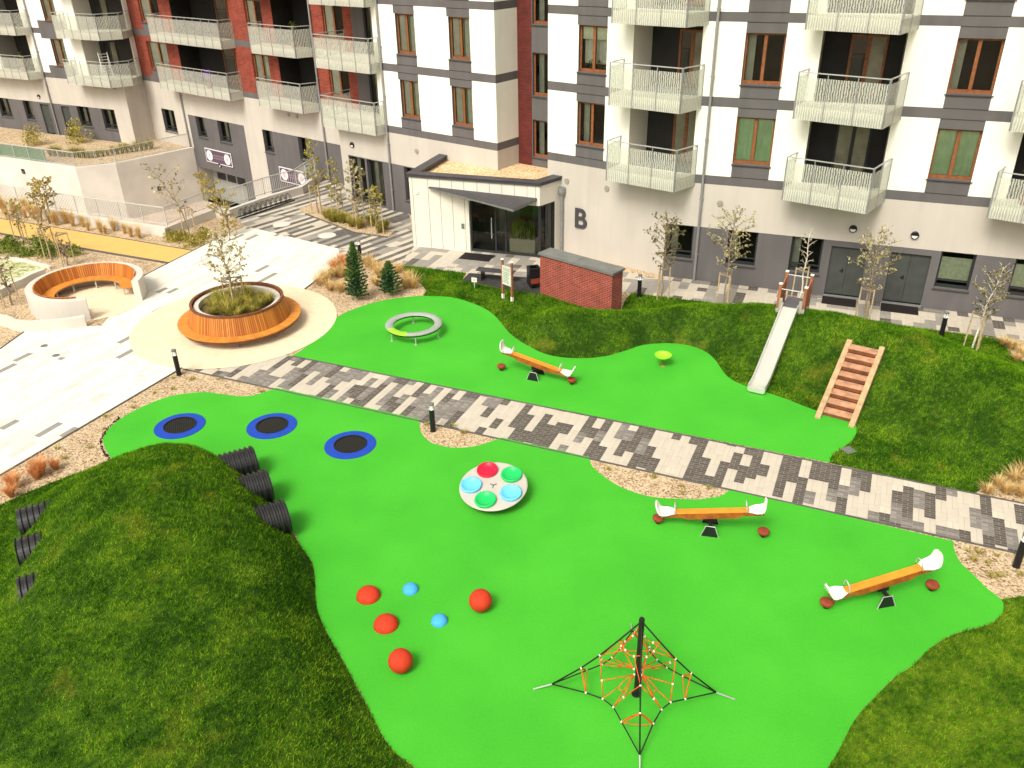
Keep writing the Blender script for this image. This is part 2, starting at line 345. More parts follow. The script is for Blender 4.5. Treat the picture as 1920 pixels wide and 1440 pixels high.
def netmat():
    m = mat('net_black', (.006, .006, .006), .9, spec=.08); n = m.node_tree; b = n.nodes['Principled BSDF']
    tc = n.nodes.new('ShaderNodeTexCoord'); w = n.nodes.new('ShaderNodeTexWave'); w.inputs['Scale'].default_value = 5; w.bands_direction = 'X'
    w2 = n.nodes.new('ShaderNodeTexWave'); w2.inputs['Scale'].default_value = 5; w2.bands_direction = 'Y'
    n.links.new(tc.outputs['Object'], w.inputs['Vector']); n.links.new(tc.outputs['Object'], w2.inputs['Vector'])
    a = n.nodes.new('ShaderNodeMath'); a.operation = 'MAXIMUM'; n.links.new(w.outputs['Fac'], a.inputs[0]); n.links.new(w2.outputs['Fac'], a.inputs[1])
    rp = n.nodes.new('ShaderNodeValToRGB'); rp.color_ramp.elements[0].position = .75; rp.color_ramp.elements[1].position = .95
    rp.color_ramp.elements[0].color = (.004, .004, .004, 1); rp.color_ramp.elements[1].color = (.045, .045, .04, 1)
    n.links.new(a.outputs[0], rp.inputs[0]); n.links.new(rp.outputs[0], b.inputs['Base Color'])
netmat()

# ------------------------------------------------------------------ mesh builder
class MB:
    def __init__(s): s.v = []; s.f = []; s.m = []; s.uv = {}
    def quad(s, a, b, c, d, mi=0, uv=None): s.poly([a, b, c, d], mi, uv)
    def poly(s, pts, mi=0, uv=None):
        k = len(s.v); s.v += [tuple(p) for p in pts]; s.f.append(tuple(range(k, k+len(pts)))); s.m.append(mi)
        if uv: s.uv[len(s.f)-1] = uv
        return s
    def add(s, verts, faces, mi=0):
        k = len(s.v); s.v += [tuple(p) for p in verts]
        for f in faces: s.f.append(tuple(i+k for i in f)); s.m.append(mi)
        return s
    def hexa(s, P, mi=0):  # 8 points: bottom 4 ccw, top 4
        return s.add(P, [(3, 2, 1, 0), (4, 5, 6, 7), (0, 1, 5, 4), (1, 2, 6, 5), (2, 3, 7, 6), (3, 0, 4, 7)], mi)
    def box(s, c, d, mi=0, rz=0, bev=0):
        x, y, z = d[0]/2, d[1]/2, d[2]/2; ca, sa = math.cos(rz), math.sin(rz)
        P = []
        for zz in (-z, z):
            for (a, b) in ((-x, -y), (x, -y), (x, y), (-x, y)): P.append((c[0]+a*ca-b*sa, c[1]+a*sa+b*ca, c[2]+zz))
        return s.hexa(P, mi)
    def beam(s, p, q, w, h, mi=0, upv=(0, 0, 1)):
        p = Vector(p); q = Vector(q); d = (q-p).normalized(); u = Vector(upv)
        side = d.cross(u)
        if side.length < 1e-4: side = d.cross(Vector((1, 0, 0)))
        side.normalize(); u = side.cross(d)
        a = side*w/2; b = u*h/2
        return s.hexa([p-a-b, p+a-b, q+a-b, q-a-b, p-a+b, p+a+b, q+a+b, q-a+b], mi)
    def tube(s, pts, r, n=6, mi=0, cap=True):
        pts = [Vector(p) for p in pts]; rs = r if isinstance(r, (list, tuple)) else [r]*len(pts)
        k = len(s.v); prev = None
        for i, p in enumerate(pts):
            d = (pts[min(i+1, len(pts)-1)]-pts[max(i-1, 0)])
            d = d.normalized() if d.length > 1e-9 else Vector((0, 0, 1))
            if prev is None:
                prev = d.cross(Vector((0, 0, 1)))
                if prev.length < 1e-3: prev = d.cross(Vector((1, 0, 0)))
            prev = (prev - d*prev.dot(d)); prev.normalize(); o = d.cross(prev)
            for j in range(n):
                a = 2*math.pi*j/n; s.v.append(tuple(p+(prev*math.cos(a)+o*math.sin(a))*rs[i]))
        for i in range(len(pts)-1):
            for j in range(n):
                s.f.append((k+i*n+j, k+i*n+(j+1) % n, k+(i+1)*n+(j+1) % n, k+(i+1)*n+j)); s.m.append(mi)
        if cap:
            s.f.append(tuple(k+j for j in range(n))[::-1]); s.m.append(mi)
            s.f.append(tuple(k+(len(pts)-1)*n+j for j in range(n))); s.m.append(mi)
        return s
    def lathe(s, prof, n=32, c=(0, 0, 0), mi=0, cap0=False, cap1=False, a0=0, a1=2*math.pi):
        k = len(s.v); full = abs(a1-a0-2*math.pi) < 1e-6; nn = n if full else n+1
        for (r, z) in prof:
            for j in range(nn):
                a = a0+(a1-a0)*j/n; s.v.append((c[0]+r*math.cos(a), c[1]+r*math.sin(a), c[2]+z))
        for i in range(len(prof)-1):
            for j in range(n):
                j2 = (j+1) % nn
                s.f.append((k+i*nn+j, k+i*nn+j2, k+(i+1)*nn+j2, k+(i+1)*nn+j)); s.m.append(mi)
        if cap0: s.f.append(tuple(k+j for j in range(nn))[::-1]); s.m.append(mi)
        if cap1: s.f.append(tuple(k+(len(prof)-1)*nn+j for j in range(nn))); s.m.append(mi)
        return s
    def flat(s, pts, z, mi=0, holes=None, uvf=None):
        loops = [[Vector((p[0], p[1], 0)) for p in pts]] + [[Vector((p[0], p[1], 0)) for p in h] for h in (holes or [])]
        allp = [p for l in loops for p in l]; tr = tessellate_polygon(loops); k = len(s.v)
        s.v += [(p.x, p.y, z) for p in allp]
        for t in tr:
            a, b, c = [allp[i] for i in t]
            if (b-a).cross(c-a).z < 0: t = (t[0], t[2], t[1])
            s.f.append(tuple(k+i for i in t)); s.m.append(mi)
            if uvf: s.uv[len(s.f)-1] = [uvf(allp[i]) for i in t]
        return s
    def prism(s, pts, z0, z1, mi=0, mtop=None):
        n = len(pts)
        ar = sum(pts[i][0]*pts[(i+1) % n][1]-pts[(i+1) % n][0]*pts[i][1] for i in range(n))
        if ar < 0: pts = pts[::-1]
        s.flat(pts, z1, mi if mtop is None else mtop)
        acc = 0
        for i in range(n):
            a, b = pts[i], pts[(i+1) % n]; L = math.hypot(b[0]-a[0], b[1]-a[1])
            s.poly([(a[0], a[1], z0), (b[0], b[1], z0), (b[0], b[1], z1), (a[0], a[1], z1)], mi, [(acc, z0), (acc+L, z0), (acc+L, z1), (acc, z1)]); acc += L
        k = len(s.f); s.flat(pts, z0, mi)
        for i in range(k, len(s.f)): s.f[i] = s.f[i][::-1]
        return s
    def build(s, name, mats, parent=None, smooth=False, world=False, bevel=0):
        me = bpy.data.meshes.new(name)
        v = s.v
        if world and parent is not None:
            o = root_of(parent).location; v = [(a-o.x, b-o.y, c-o.z) for a, b, c in v]
        me.from_pydata(v, [], s.f)
        if isinstance(mats, str): mats = [mats]
        for m in mats: me.materials.append(MATS[m])
        me.polygons.foreach_set('material_index', s.m)
        if s.uv:
            uvl = me.uv_layers.new(name='UVMap')
            for fi, uv in s.uv.items():
                for li, c in zip(me.polygons[fi].loop_indices, uv): uvl.data[li].uv = c
        if smooth: me.polygons.foreach_set('use_smooth', [True]*len(s.f))
        me.update()
        ob = bpy.data.objects.new(name, me); COL.objects.link(ob)
        if parent is not None: ob.parent = parent; CH.setdefault(parent.name, []).append(ob)
        if bevel:
            bv = ob.modifiers.new('bevel', 'BEVEL'); bv.width = bevel; bv.segments = 2; bv.limit_method = 'ANGLE'; bv.angle_limit = R_(40)
        return ob

def catmull(P, k=6, closed=False):
    P = [Vector((p[0], p[1])) for p in P]; n = len(P); out = []
    rng = range(n if closed else n-1)
    for i in rng:
        p0 = P[(i-1) % n] if closed or i > 0 else P[0]; p1 = P[i]; p2 = P[(i+1) % n]; p3 = P[(i+2) % n] if closed or i+2 < n else P[-1]
        for j in range(k):
            t = j/k
            out.append(.5*((2*p1)+(p2-p0)*t+(2*p0-5*p1+4*p2-p3)*t*t+(-p0+3*p1-3*p2+p3)*t**3))
    if not closed: out.append(P[-1])
    return out
def PX(lst, z=0): return [G(x, y, z).to_2d() for x, y in lst]
def clip(poly, conv):
    "Sutherland-Hodgman against a convex ccw polygon"
    out = poly
    for i in range(len(conv)):
        a, b = conv[i], conv[(i+1) % len(conv)]; inp = out; out = []
        def ins(p): return (b[0]-a[0])*(p[1]-a[1])-(b[1]-a[1])*(p[0]-a[0]) >= -1e-9
        for j in range(len(inp)):
            p, q = inp[j-1], inp[j]
            if ins(q) != ins(p):
                d1 = (b[0]-a[0])*(p[1]-a[1])-(b[1]-a[1])*(p[0]-a[0]); d2 = (b[0]-a[0])*(q[1]-a[1])-(b[1]-a[1])*(q[0]-a[0])
                t = d1/(d1-d2); x = (p[0]+(q[0]-p[0])*t, p[1]+(q[1]-p[1])*t); out.append(x)
            if ins(q): out.append((q[0], q[1]))
        if not out: return []
    return out
def ccw(p):
    p = [tuple(q[:2]) for q in p]
    ar = sum(p[i][0]*p[(i+1) % len(p)][1]-p[(i+1) % len(p)][0]*p[i][1] for i in range(len(p)))
    return p if ar > 0 else p[::-1]
def paving(name, polys, z, O, du, strip, lens, pick, mats, world_off=None):
    "strips running along du, each a run of slabs whose material is picked at random; clipped to convex polygons"
    du = Vector(du).normalized(); dv = Vector((-du.y, du.x)); mb = MB(); O = Vector(O[:2])
    tris = []
    for poly in polys:
        pv = [Vector((p[0], p[1], 0)) for p in poly]
        tris += [[tuple(pv[i])[:2] for i in t] for t in tessellate_polygon([pv])]
    for poly in tris:
        poly = ccw(poly)
        us = [(Vector(p)-O).dot(du) for p in poly]; vs = [(Vector(p)-O).dot(dv) for p in poly]
        u0, u1, v0, v1 = min(us), max(us), min(vs), max(vs)
        i0, i1 = math.floor(v0/strip), math.ceil(v1/strip)
        for i in range(i0, i1):
            rs = random.Random(i*7919+11); u = math.floor(u0/8)*8 - 8 + rs.choice([0, .4, .8, 1.2])*(strip/.4)
            while u < u1:
                L = rs.choice(lens); mi = pick(rs, i, u)
                if u+L > u0:
                    c = [(u, i*strip), (u+L, i*strip), (u+L, (i+1)*strip), (u, (i+1)*strip)]
                    w = [tuple(O+du*a+dv*b) for a, b in c]; w = clip(w, poly)
                    if len(w) >= 3:
                        uv = [((Vector(p)-O).dot(dv)-i*strip, (Vector(p)-O).dot(du)-u) for p in w]
                        if mats[mi].startswith('slab') and not mats[mi].endswith('mid'): uv = [(b, a) for a, b in uv]
                        mb.poly([(p[0], p[1], z) for p in w], mi, uv)
                u += L
    return tag(mb.build(name, mats), kind='structure')

# ------------------------------------------------------------------ ground plan
u2 = Vector((.7799, -.6259)); n2 = Vector((-.6259, -.7799))     # middle facade: along, outward
u3 = Vector((.9261, -.3772)); n3 = Vector((-.3772, -.9261))     # right facade
uB = Vector((.7694, -.6388)); nB = Vector((-.6388, -.7694))     # brick wing
uA = Vector((.8829, -.4695)); nA = Vector((-.4695, -.8829))     # far wing
K = Vector((6.81, 34.78)); OB = Vector((-14.6, 54.7)); OA = Vector((-31.65, 65.14))
def pt(O, u, n, s, d, z): p = O+u*s+n*d; return Vector((p.x, p.y, z))

# ramp hole
ramp_far = PX([(0, 293), (140.6, 312.5), (216, 305), (362, 272)], .15)
d_ = (ramp_far[0]-ramp_far[1]).normalized(); ramp_far = [ramp_far[0]+d_*14]+ramp_far
ramp_far[-1] = OB+uB*(-9.95)+nB*.0
par_l = PX([(0, 377), (104, 395), (312, 425)], .45); d_ = (par_l[0]-par_l[1]).normalized(); par_l = [par_l[0]+d_*16]+par_l
par_c = PX([(396, 391)], .45); par_r = PX([(425, 392), (500, 366), (560, 349)], .45)+[OB+uB*4.1+nB*.35]
ramp_near = par_l + par_c + par_r
hole = ramp_far + [OB+uB*(-3.6)+nB*.0, OB+uB*4.1] + ramp_near[::-1]
mb = MB(); mb.flat([(-400, -60), (400, -60), (400, 400), (-400, 400)], 0, 0, holes=[hole])
tag(mb.build('ground', 'pebbles'), kind='structure')
mb = MB(); mb.flat([(-75, 25), (5, 25), (5, 85), (-75, 85)], -3.75, 0)
tag(mb.build('ramp_road', 'ramp_floor'), kind='structure')

# plaza
dP = Vector((.42, .9075)).normalized()
pl = lambda *a: PX(a)
e0 = G(0, 892).to_2d(); eA = G(330, 697).to_2d(); ex = (eA-e0).normalized()
far_r = G(641, 488).to_2d(); far_t = G(633, 466).to_2d(); far_l = G(461, 424.5).to_2d()
lft = G(266.7, 518.8).to_2d(); lft2 = G(404, 449).to_2d()
bench_c = Vector((-17.80, 33.35))
plaza = [[tuple(e0-ex*14), tuple(eA), tuple(G(571, 543).to_2d()), tuple(far_r), tuple(far_t), tuple(far_l), tuple(lft2), tuple(lft), tuple(G(190, 612).to_2d()), tuple(G(60, 612).to_2d()), tuple(G(0, 655).to_2d()), tuple(G(-300, 800).to_2d())]]
q = plaza[0]
cx = plaza
def pick_plaza(r, i, u):
    x = r.random()
    return 3 if x < .035 else 2 if x < .08 else 1 if x < .34 else 0
paving('plaza', cx, .010, e0, dP, .24, [.6, .9, .9, 1.2], pick_plaza, ['slab_white', 'slab_cream', 'slab_pink', 'slab_grey'])
# sitting nook floor inside the curved bench
mb = MB(); mb.flat([tuple(bench_c+Vector((.25, -.2))+Vector((math.cos(a), math.sin(a)))*2.05) for a in [i*2*math.pi/48 for i in range(48)]], .016, 0, uvf=lambda p: (p.x, p.y))
tag(mb.build('nook_paving', 'circle_paver'), kind='structure')
# tan circle under the planter
PC = Vector((-10.9, 30.7)); 
mb = MB(); mb.flat([tuple(PC+Vector((math.cos(a), math.sin(a)))*3.95) for a in [i*2*math.pi/72 for i in range(72)]], .022, 0, uvf=lambda p: (p.x, p.y))
tag(mb.build('circle_paving', 'circle_paver'), kind='structure')

# middle path
pa = G(547, 668).to_2d(); pb = G(1920, 945).to_2d(); pdir = (pb-pa).normalized(); pn = Vector((pdir.y, -pdir.x))
if pn.y > 0: pn = -pn
la = G(345, 690).to_2d(); lb = G(1920, 1045).to_2d()
wdt = ((lb-pa).dot(pn)+(G(900, 812).to_2d()-pa).dot(pn))/2
P0 = pa-pdir*4.2
path_poly = [tuple(P0+pn*wdt), tuple(pa+pdir*34+pn*wdt), tuple(pa+pdir*34), tuple(P0)]
def pick_path(r, i, u):
    if r.random() < .46: return 0
    d = .5+1.0*noise.noise(Vector((i*.06, 5, u*.15)))+.30*math.tanh((i-30)/9)
    return 1 if r.random() < d else 2
paving('path', [path_poly], .008, P0, pn, .27, [.6, .6, .9, .9, 1.2, 1.5], pick_path, ['paver_light', 'paver_dark', 'paver_mid'])
# steel edging strips along the path and plaza
mb = MB()
def strip(a, b, w, h, z0=-.05):
    a = Vector(a[:2]); b = Vector(b[:2]); d = (b-a).normalized(); s_ = Vector((-d.y, d.x))*w/2
    mb.prism([tuple(a-s_), tuple(b-s_), tuple(b+s_), tuple(a+s_)], z0, h)
strip(P0+pdir*1.2+pn*wdt, pa+pdir*34+pn*wdt, .05, .028); strip(pa+pdir*.1, pa+pdir*34, .05, .028)
strip(e0-ex*14, eA+ex*.3, .06, .03); strip(G(571, 543), far_r, .06, .03); strip(G(0, 655), G(60, 612), .06, .03); strip(lft, lft2, .05, .03); strip(G(266, 519), G(230, 540), .05, .03)
tag(mb.build('kerb', 'kerb_dark'), kind='structure')

# paving along the facade
ft0 = G(749, 497).to_2d(); ft1 = G(1719, 615).to_2d(); fd = (ft1-ft0).normalized()
C_end = K+u2*(-9.33)
fr = [tuple(ft0), tuple(ft0+fd*34), tuple(K+u3*27), tuple(K+u3*0), tuple(K-u3*6.2+n3*0), tuple(G(776, 462).to_2d())]
def pick_front(r, i, u):
    x = r.random(); return 0 if x < .50 else 2 if x < .97 else 1
a_ = [tuple(ft0), tuple(ft0+fd*34), tuple(K+u3*27+n3*.42), tuple(K+n3*.42), tuple(G(1012, 485).to_2d()+Vector((0, .6))), tuple(G(776, 462).to_2d()+Vector((.1, .4)))]
paving('pavement', [a_], .010, K, n3, .40, [.4, .4, .8, .8, 1.2], pick_front, ['paver_light', 'paver_dark', 'slab_mid'])
def pick_edge(r, i, u): return [0, 1, 0, 2][i % 4] if r.random() < .8 else 2
paving('wall_strip_paving', [[tuple(K+n3*.42), tuple(K+u3*27+n3*.42), tuple(K+u3*27), tuple(K)]], .010, K, n3, .40, [.42], pick_edge, ['paver_light', 'paver_dark', 'paver_mid'])
# striped paving by the cycle stand
cw = K+u2*(-20.7)
bk = [tuple(G(461, 424.5).to_2d()), tuple(G(436, 404.5).to_2d()), tuple(OB+uB*4.3), tuple(OB+uB*6.3), tuple(K+u2*(-20.6)), tuple(K+u2*(-15.6)), tuple(G(776, 462).to_2d()), tuple(ft0), tuple(G(641, 488).to_2d()), tuple(G(633, 466).to_2d())]
def pick_bike(r, i, u):
    g = noise.noise(Vector((i*.5, u*.08, 1))); x = r.random()
    if x < .22: return 2
    return (1 if (i % 2) else 0) if x < .80 else (0 if r.random() < .55 else 1)
paving('striped_paving', [bk], .011, OB, -nB, .30, [.8, 1.2, 1.8, 2.4], pick_bike, ['paver_light', 'slab_dark', 'slab_mid'])

# green rubber surfaces
up_curve = PX([(547, 668), (568, 655), (607, 624), (628, 598), (664.6, 579.5), (716.7, 564), (768.7, 556.6), (805, 555.3), (848, 558), (888.5, 570), (917, 584), (936.5, 602), (950, 619), (972, 638), (1012, 660), (1044, 669), (1090.6, 672.5), (1137.5, 668), (1175, 657), (1206, 647.5), (1247, 644), (1285, 647), (1315, 656), (1338, 672), (1362.5, 705), (1391.7, 721.7), (1439.6, 737), (1475, 749), (1525, 768.5), (1570, 778), (1600, 790), (1606, 808), (1600, 823), (1583, 838), (1562, 851), (1555, 868)])
up_poly = [tuple(p) for p in catmull(up_curve, 4)]
mb = MB(); mb.flat(up_poly, .014, 0); tag(mb.build('rubber_surface', 'green_rubber'), kind='structure')
lo_pts = [(517.5, 727.5), (505, 732.7), (478, 741), (451, 743.7), (426, 741), (388, 736), (357, 737.5), (326, 742), (294.6, 751.5), (263, 765), (232, 781.7), (211, 798), (197.7, 813), (193.5, 827.5), (199, 844), (207, 856.7), (221.7, 869), (250, 885), (300, 905), (400, 915), (480, 930), (545, 990), (562.5, 1022), (578, 1044), (587.5, 1062.5), (591, 1090), (592, 1122), (597, 1150), (616.7, 1194), (633, 1221), (646, 1244), (662.5, 1275), (679, 1304), (702, 1350), (720, 1385), (745, 1415), (790, 1450), (900, 1560), (1400, 1640), (1530, 1480), (1552, 1440), (1570, 1412), (1590, 1372), (1610, 1340), (1638, 1310), (1679, 1269), (1709, 1250), (1741, 1218), (1785, 1191), (1837.5, 1176), (1860, 1168), (1876, 1154), (1882, 1138), (1876, 1124), (1851, 1104), (1828, 1081), (1805, 1060), (1794, 1044), (1788, 1026), (1788, 1015.5)]
lo_curve = catmull(PX(lo_pts), 4)
hd1 = catmull(PX([(1369, 918.5), (1352, 930), (1333, 934), (1306, 937), (1275, 936), (1231, 933.5), (1200, 927), (1162.5, 913), (1128, 891), (1109, 872.5), (1106, 858)]), 4)
hd2 = catmull(PX([(940.6, 821), (900, 835), (865.6, 840), (834, 838), (806, 829), (789, 810), (786, 786.5)]), 4)
lo_poly = [tuple(p) for p in lo_curve+hd1+hd2]
mb = MB(); mb.flat(lo_poly, .014, 0); tag(mb.build('rubber_surface', 'green_rubber'), kind='structure')

# tan jogging path on the left
yp = PX([(-200, 385), (0, 410), (104, 427), (208, 443.8), (362, 470.4), (316, 494), (208, 476), (104, 458), (0, 438.5), (-200, 408)])
mb = MB(); mb.flat([tuple(p) for p in yp], .012, 0); tag(mb.build('tan_path', 'yellow_path'), kind='structure')
mb = MB()
lo_edge = PX([(316, 494), (208, 476), (104, 458), (0, 438.5), (-200, 408)]); hi_edge = PX([(362, 470.4), (208, 443.8), (104, 427), (0, 410)])
for a, b in zip(lo_edge, lo_edge[1:]): strip(a, b, .12, .05)
for a, b in zip(hi_edge, hi_edge[1:]): strip(a, b, .05, .03)
tag(mb.build('path_kerb', 'kerb_dark'), kind='structure')
gp = PX([(-60, 545), (0, 538), (42, 521), (92, 503), (42, 489), (0, 484), (-60, 480)])
mb = MB(); mb.flat([tuple(p) for p in gp], .012, 0); tag(mb.build('grass_paving', 'grass_pavers'), kind='structure')

# ------------------------------------------------------------------ turf mounds
def seg_dist(P, poly):
    A = np.array(poly); B = np.roll(A, -1, 0); d = np.full(len(P), 1e9)
    for a, b in zip(A, B):
        ab = b-a; L = (ab@ab)+1e-12; t = np.clip(((P-a)@ab)/L, 0, 1); q = a+t[:, None]*ab; d = np.minimum(d, np.hypot(*(P-q).T))
    return d
def inside(P, poly):
    A = np.array(poly); B = np.roll(A, -1, 0); c = np.zeros(len(P), bool)
    for a, b in zip(A, B):
        if a[1] == b[1]: continue
        m = ((a[1] > P[:, 1]) != (b[1] > P[:, 1])) & (P[:, 0] < (b[0]-a[0])*(P[:, 1]-a[1])/(b[1]-a[1])+a[0]); c ^= m
    return c
def spine_h(P, pts, prof):
    "height from a poly-line spine: pts (x, y, height, halfwidth); the highest of the segment profiles"
    h = np.zeros(len(P))
    for (a, b) in zip(pts, pts[1:]):
        A = np.array(a[:2]); B = np.array(b[:2]); ab = B-A; t = np.clip(((P-A)@ab)/(ab@ab), 0, 1)
        q = A+t[:, None]*ab; d = np.hypot(*(P-q).T); hh = a[2]+(b[2]-a[2])*t; w = a[3]+(b[3]-a[3])*t
        x = np.clip(d/w, 0, 1); h = np.maximum(h, hh*(.5+.5*np.cos(np.pi*x))**prof)
    return h
class Mound:
    def __init__(s, poly, spine, edge, prof=.8, und=.06, wall=None):
        s.poly = [tuple(p[:2]) for p in poly]; s.spine = spine; s.spine2 = None; s.edge = edge; s.prof = prof; s.und = und; s.wall = wall
    def h(s, P):
        P = np.atleast_2d(np.array(P, float)); d = seg_dist(P, s.poly); e = np.clip(d/s.edge, 0, 1); e = np.sin(e*np.pi/2)**.9
        n_ = np.array([noise.noise(Vector((p[0]*.55, p[1]*.55, 2.)))+.4*noise.noise(Vector((p[0]*1.7, p[1]*1.7, 5.))) for p in P])
        hs1 = spine_h(P, s.spine, s.prof)
        if s.spine2: h2 = spine_h(P, s.spine2, .6); hs1 = (hs1**4+h2**4)**.25
        h = hs1*e + s.und*n_*np.clip(d/1.0, 0, 1)
        return np.maximum(h, .0)+.022
    def at(s, p): return float(s.h([tuple(p[:2])])[0])
    def build(s, res, box):
        x0, x1, y0, y1 = box; xs = np.arange(x0, x1, res); ys = np.arange(y0, y1, res*.9)
        Q = np.array([(x+(res/2 if j % 2 else 0), y) for j, y in enumerate(ys) for x in xs])
        Q = Q[inside(Q, s.poly)]; Q = Q[seg_dist(Q, s.poly) > res*.35]
        n = len(s.poly); vv = [Vector(p) for p in s.poly]+[Vector(p) for p in Q]
        r = delaunay_2d_cdt(vv, [(i, (i+1) % n) for i in range(n)], [], 1, 1e-5)
        V = np.array([tuple(v) for v in r[0]]); z = s.h(V); bd = seg_dist(V, s.poly) < 1e-3; z[bd] = .002
        mb = MB(); mb.v = [(a[0], a[1], float(b)) for a, b in zip(V, z)]; mb.f = [tuple(f) for f in r[2]]; mb.m = [0]*len(mb.f)
        return tag(mb.build('grass_mound', 'turf', smooth=True), kind='structure')
    def blades(s, dens, box, seed=1, size=1.0, skip=None):
        rg = np.random.default_rng(seed); x0, x1, y0, y1 = box; N = int((x1-x0)*(y1-y0)*dens)
        P = np.stack([rg.uniform(x0, x1, N), rg.uniform(y0, y1, N)], 1); P = P[inside(P, s.poly)]
        if skip is not None: P = P[~skip(P)]
        # heights by bilinear lookup on a grid
        gx = np.arange(x0-.3, x1+.5, .2); gy = np.arange(y0-.3, y1+.5, .2); GX, GY = np.meshgrid(gx, gy); Z = s.h(np.stack([GX.ravel(), GY.ravel()], 1)).reshape(GX.shape)
        fx = (P[:, 0]-gx[0])/.2; fy = (P[:, 1]-gy[0])/.2; ix = fx.astype(int); iy = fy.astype(int); tx = fx-ix; ty = fy-iy
        z = Z[iy, ix]*(1-tx)*(1-ty)+Z[iy, ix+1]*tx*(1-ty)+Z[iy+1, ix]*(1-tx)*ty+Z[iy+1, ix+1]*tx*ty
        d = seg_dist(P, s.poly); z = np.where(d < .12, np.minimum(z, .02+.1*d), z)
        n = len(P); a = rg.uniform(0, 2*np.pi, n); w = rg.uniform(.006, .013, n)*size; hh = rg.uniform(.035, .085, n)*size
        clump = np.array([noise.noise(Vector((p[0]*2.3, p[1]*2.3, 0))) for p in P[::1]]) if n < 400000 else 0
        hh = hh*(1+.5*clump); lx = rg.normal(0, .035, n)*size+.012; ly = rg.normal(0, .035, n)*size-.01
        V = np.empty((n, 3, 3), np.float32)
        V[:, 0] = np.stack([P[:, 0]-np.cos(a)*w, P[:, 1]-np.sin(a)*w, z-.01], 1); V[:, 1] = np.stack([P[:, 0]+np.cos(a)*w, P[:, 1]+np.sin(a)*w, z-.01], 1)
        V[:, 2] = np.stack([P[:, 0]+lx, P[:, 1]+ly, z+hh], 1)
        me = bpy.data.meshes.new('grass'); me.vertices.add(3*n); me.vertices.foreach_set('co', V.ravel())
        me.loops.add(3*n); me.loops.foreach_set('vertex_index', np.arange(3*n, dtype=np.int32))
        me.polygons.add(n); me.polygons.foreach_set('loop_start', np.arange(0, 3*n, 3, dtype=np.int32)); me.polygons.foreach_set('loop_total', np.full(n, 3, np.int32))
        me.materials.append(MATS['turf_blade']); me.update(calc_edges=True)
        o = bpy.data.objects.new('grass', me); COL.objects.link(o); return o

# mound A: foreground left, carries the tunnels
rt_edge = [tuple(p) for p in catmull(PX([(500, 925), (545, 992), (562.5, 1022), (578, 1044), (587.5, 1062.5), (591, 1090), (592, 1122), (597, 1150), (616.7, 1194), (646, 1244), (662.5, 1275), (702, 1350), (720, 1385), (745, 1415), (790, 1450), (900, 1560)]), 3)]
lf_edge = [tuple(p) for p in PX([(0, 947), (62, 919), (125, 894), (172, 878), (212, 870)])]
far_edge = [(-10.6, 21.1), (-9.6, 21.1), (-8.6, 20.8), (-7.9, 20.3)]
mA = Mound([(-19, 13), (-17, 15.8)]+lf_edge+far_edge+rt_edge+[(-1, 7.5), (-19, 7.5)],
           [(-9.25, 19.0, 1.36, 3.3), (-8.9, 17.3, 1.68, 3.9), (-7.8, 14.6, 1.5, 4.2), (-6.4, 11.0, 1.2, 4.0), (-5, 8, .9, 3.6)], 1.25, .5)
mA.spine2 = [(-10.9, 18.3, 1.15, 2.5), (-10.2, 16.8, 1.22, 2.5), (-9.5, 14.8, 1.12, 2.6), (-9, 12, .8, 3)]
mA.build(.16, (-19, 0, 7.5, 22))
# ridge B: behind the upper play surface
bk_edge = PX([(749, 497), (874, 512.5), (866, 527), (935, 541), (1013, 556)])
iback = [tuple(p) for p in bk_edge]
WW = G(1010.5, 473, 1.83).to_2d(); WE = G(1151, 512.5, 1.83).to_2d(); WW = WW+(WE-WW).normalized()*.06; WE = WE-(WE-WW).normalized()*.06
wn_ = (WE-WW).normalized(); wn_ = Vector((-wn_.y, wn_.x))
iback = iback[:-1]+[tuple(WW), tuple(WE), tuple(WE+wn_*.72), tuple(WE+wn_*.72+Vector((.25, .9)))]
b2 = ft0+fd*((Vector((5.2, 33.3))-ft0).dot(fd))
iback += [tuple(b2), tuple(ft1), tuple(G(1872, 636).to_2d()), tuple(G(1880, 645).to_2d()), tuple(G(1900, 668).to_2d()), tuple(G(1940, 690).to_2d()), (22, 25.5), (22, 18)]
frB = [tuple(p) for p in PX([(2010, 905), (1925, 893), (1875, 903), (1845, 915), (1826, 926)])]
gl = PX([(1826, 925.5), (1555, 869)])
gr_edge = [tuple(p) for p in catmull(list(reversed(PX([(790, 533), (799, 546), (796, 555.3), (848, 558), (888.5, 570), (917, 584), (936.5, 602), (950, 619), (972, 638), (1012, 660), (1044, 669), (1090.6, 672.5), (1137.5, 668), (1175, 657), (1206, 647.5), (1247, 644), (1285, 647), (1315, 656), (1338, 672), (1362.5, 705), (1391.7, 721.7), (1439.6, 737), (1475, 749), (1525, 768.5), (1570, 778), (1600, 790), (1606, 808), (1600, 823), (1583, 838), (1562, 851), (1555, 868)]))), 4)]
mB = Mound(iback+frB+gr_edge+[tuple(G(763, 514).to_2d())],
           [(.3, 29.3, .25, 1.5), (1.9, 29.0, .95, 2.3), (4.6, 28.4, 1.0, 2.3), (6.9, 28.9, .98, 2.7), (9.2, 28.4, 1.2, 2.8), (11.2, 27.0, 1.4, 3.3), (13.2, 25.2, 1.5, 3.9), (15, 22.8, 1.25, 4.0), (18, 20.5, 1.0, 4)], 1.1, .8)
mB.build(.17, (-7, 22, 16.5, 41))
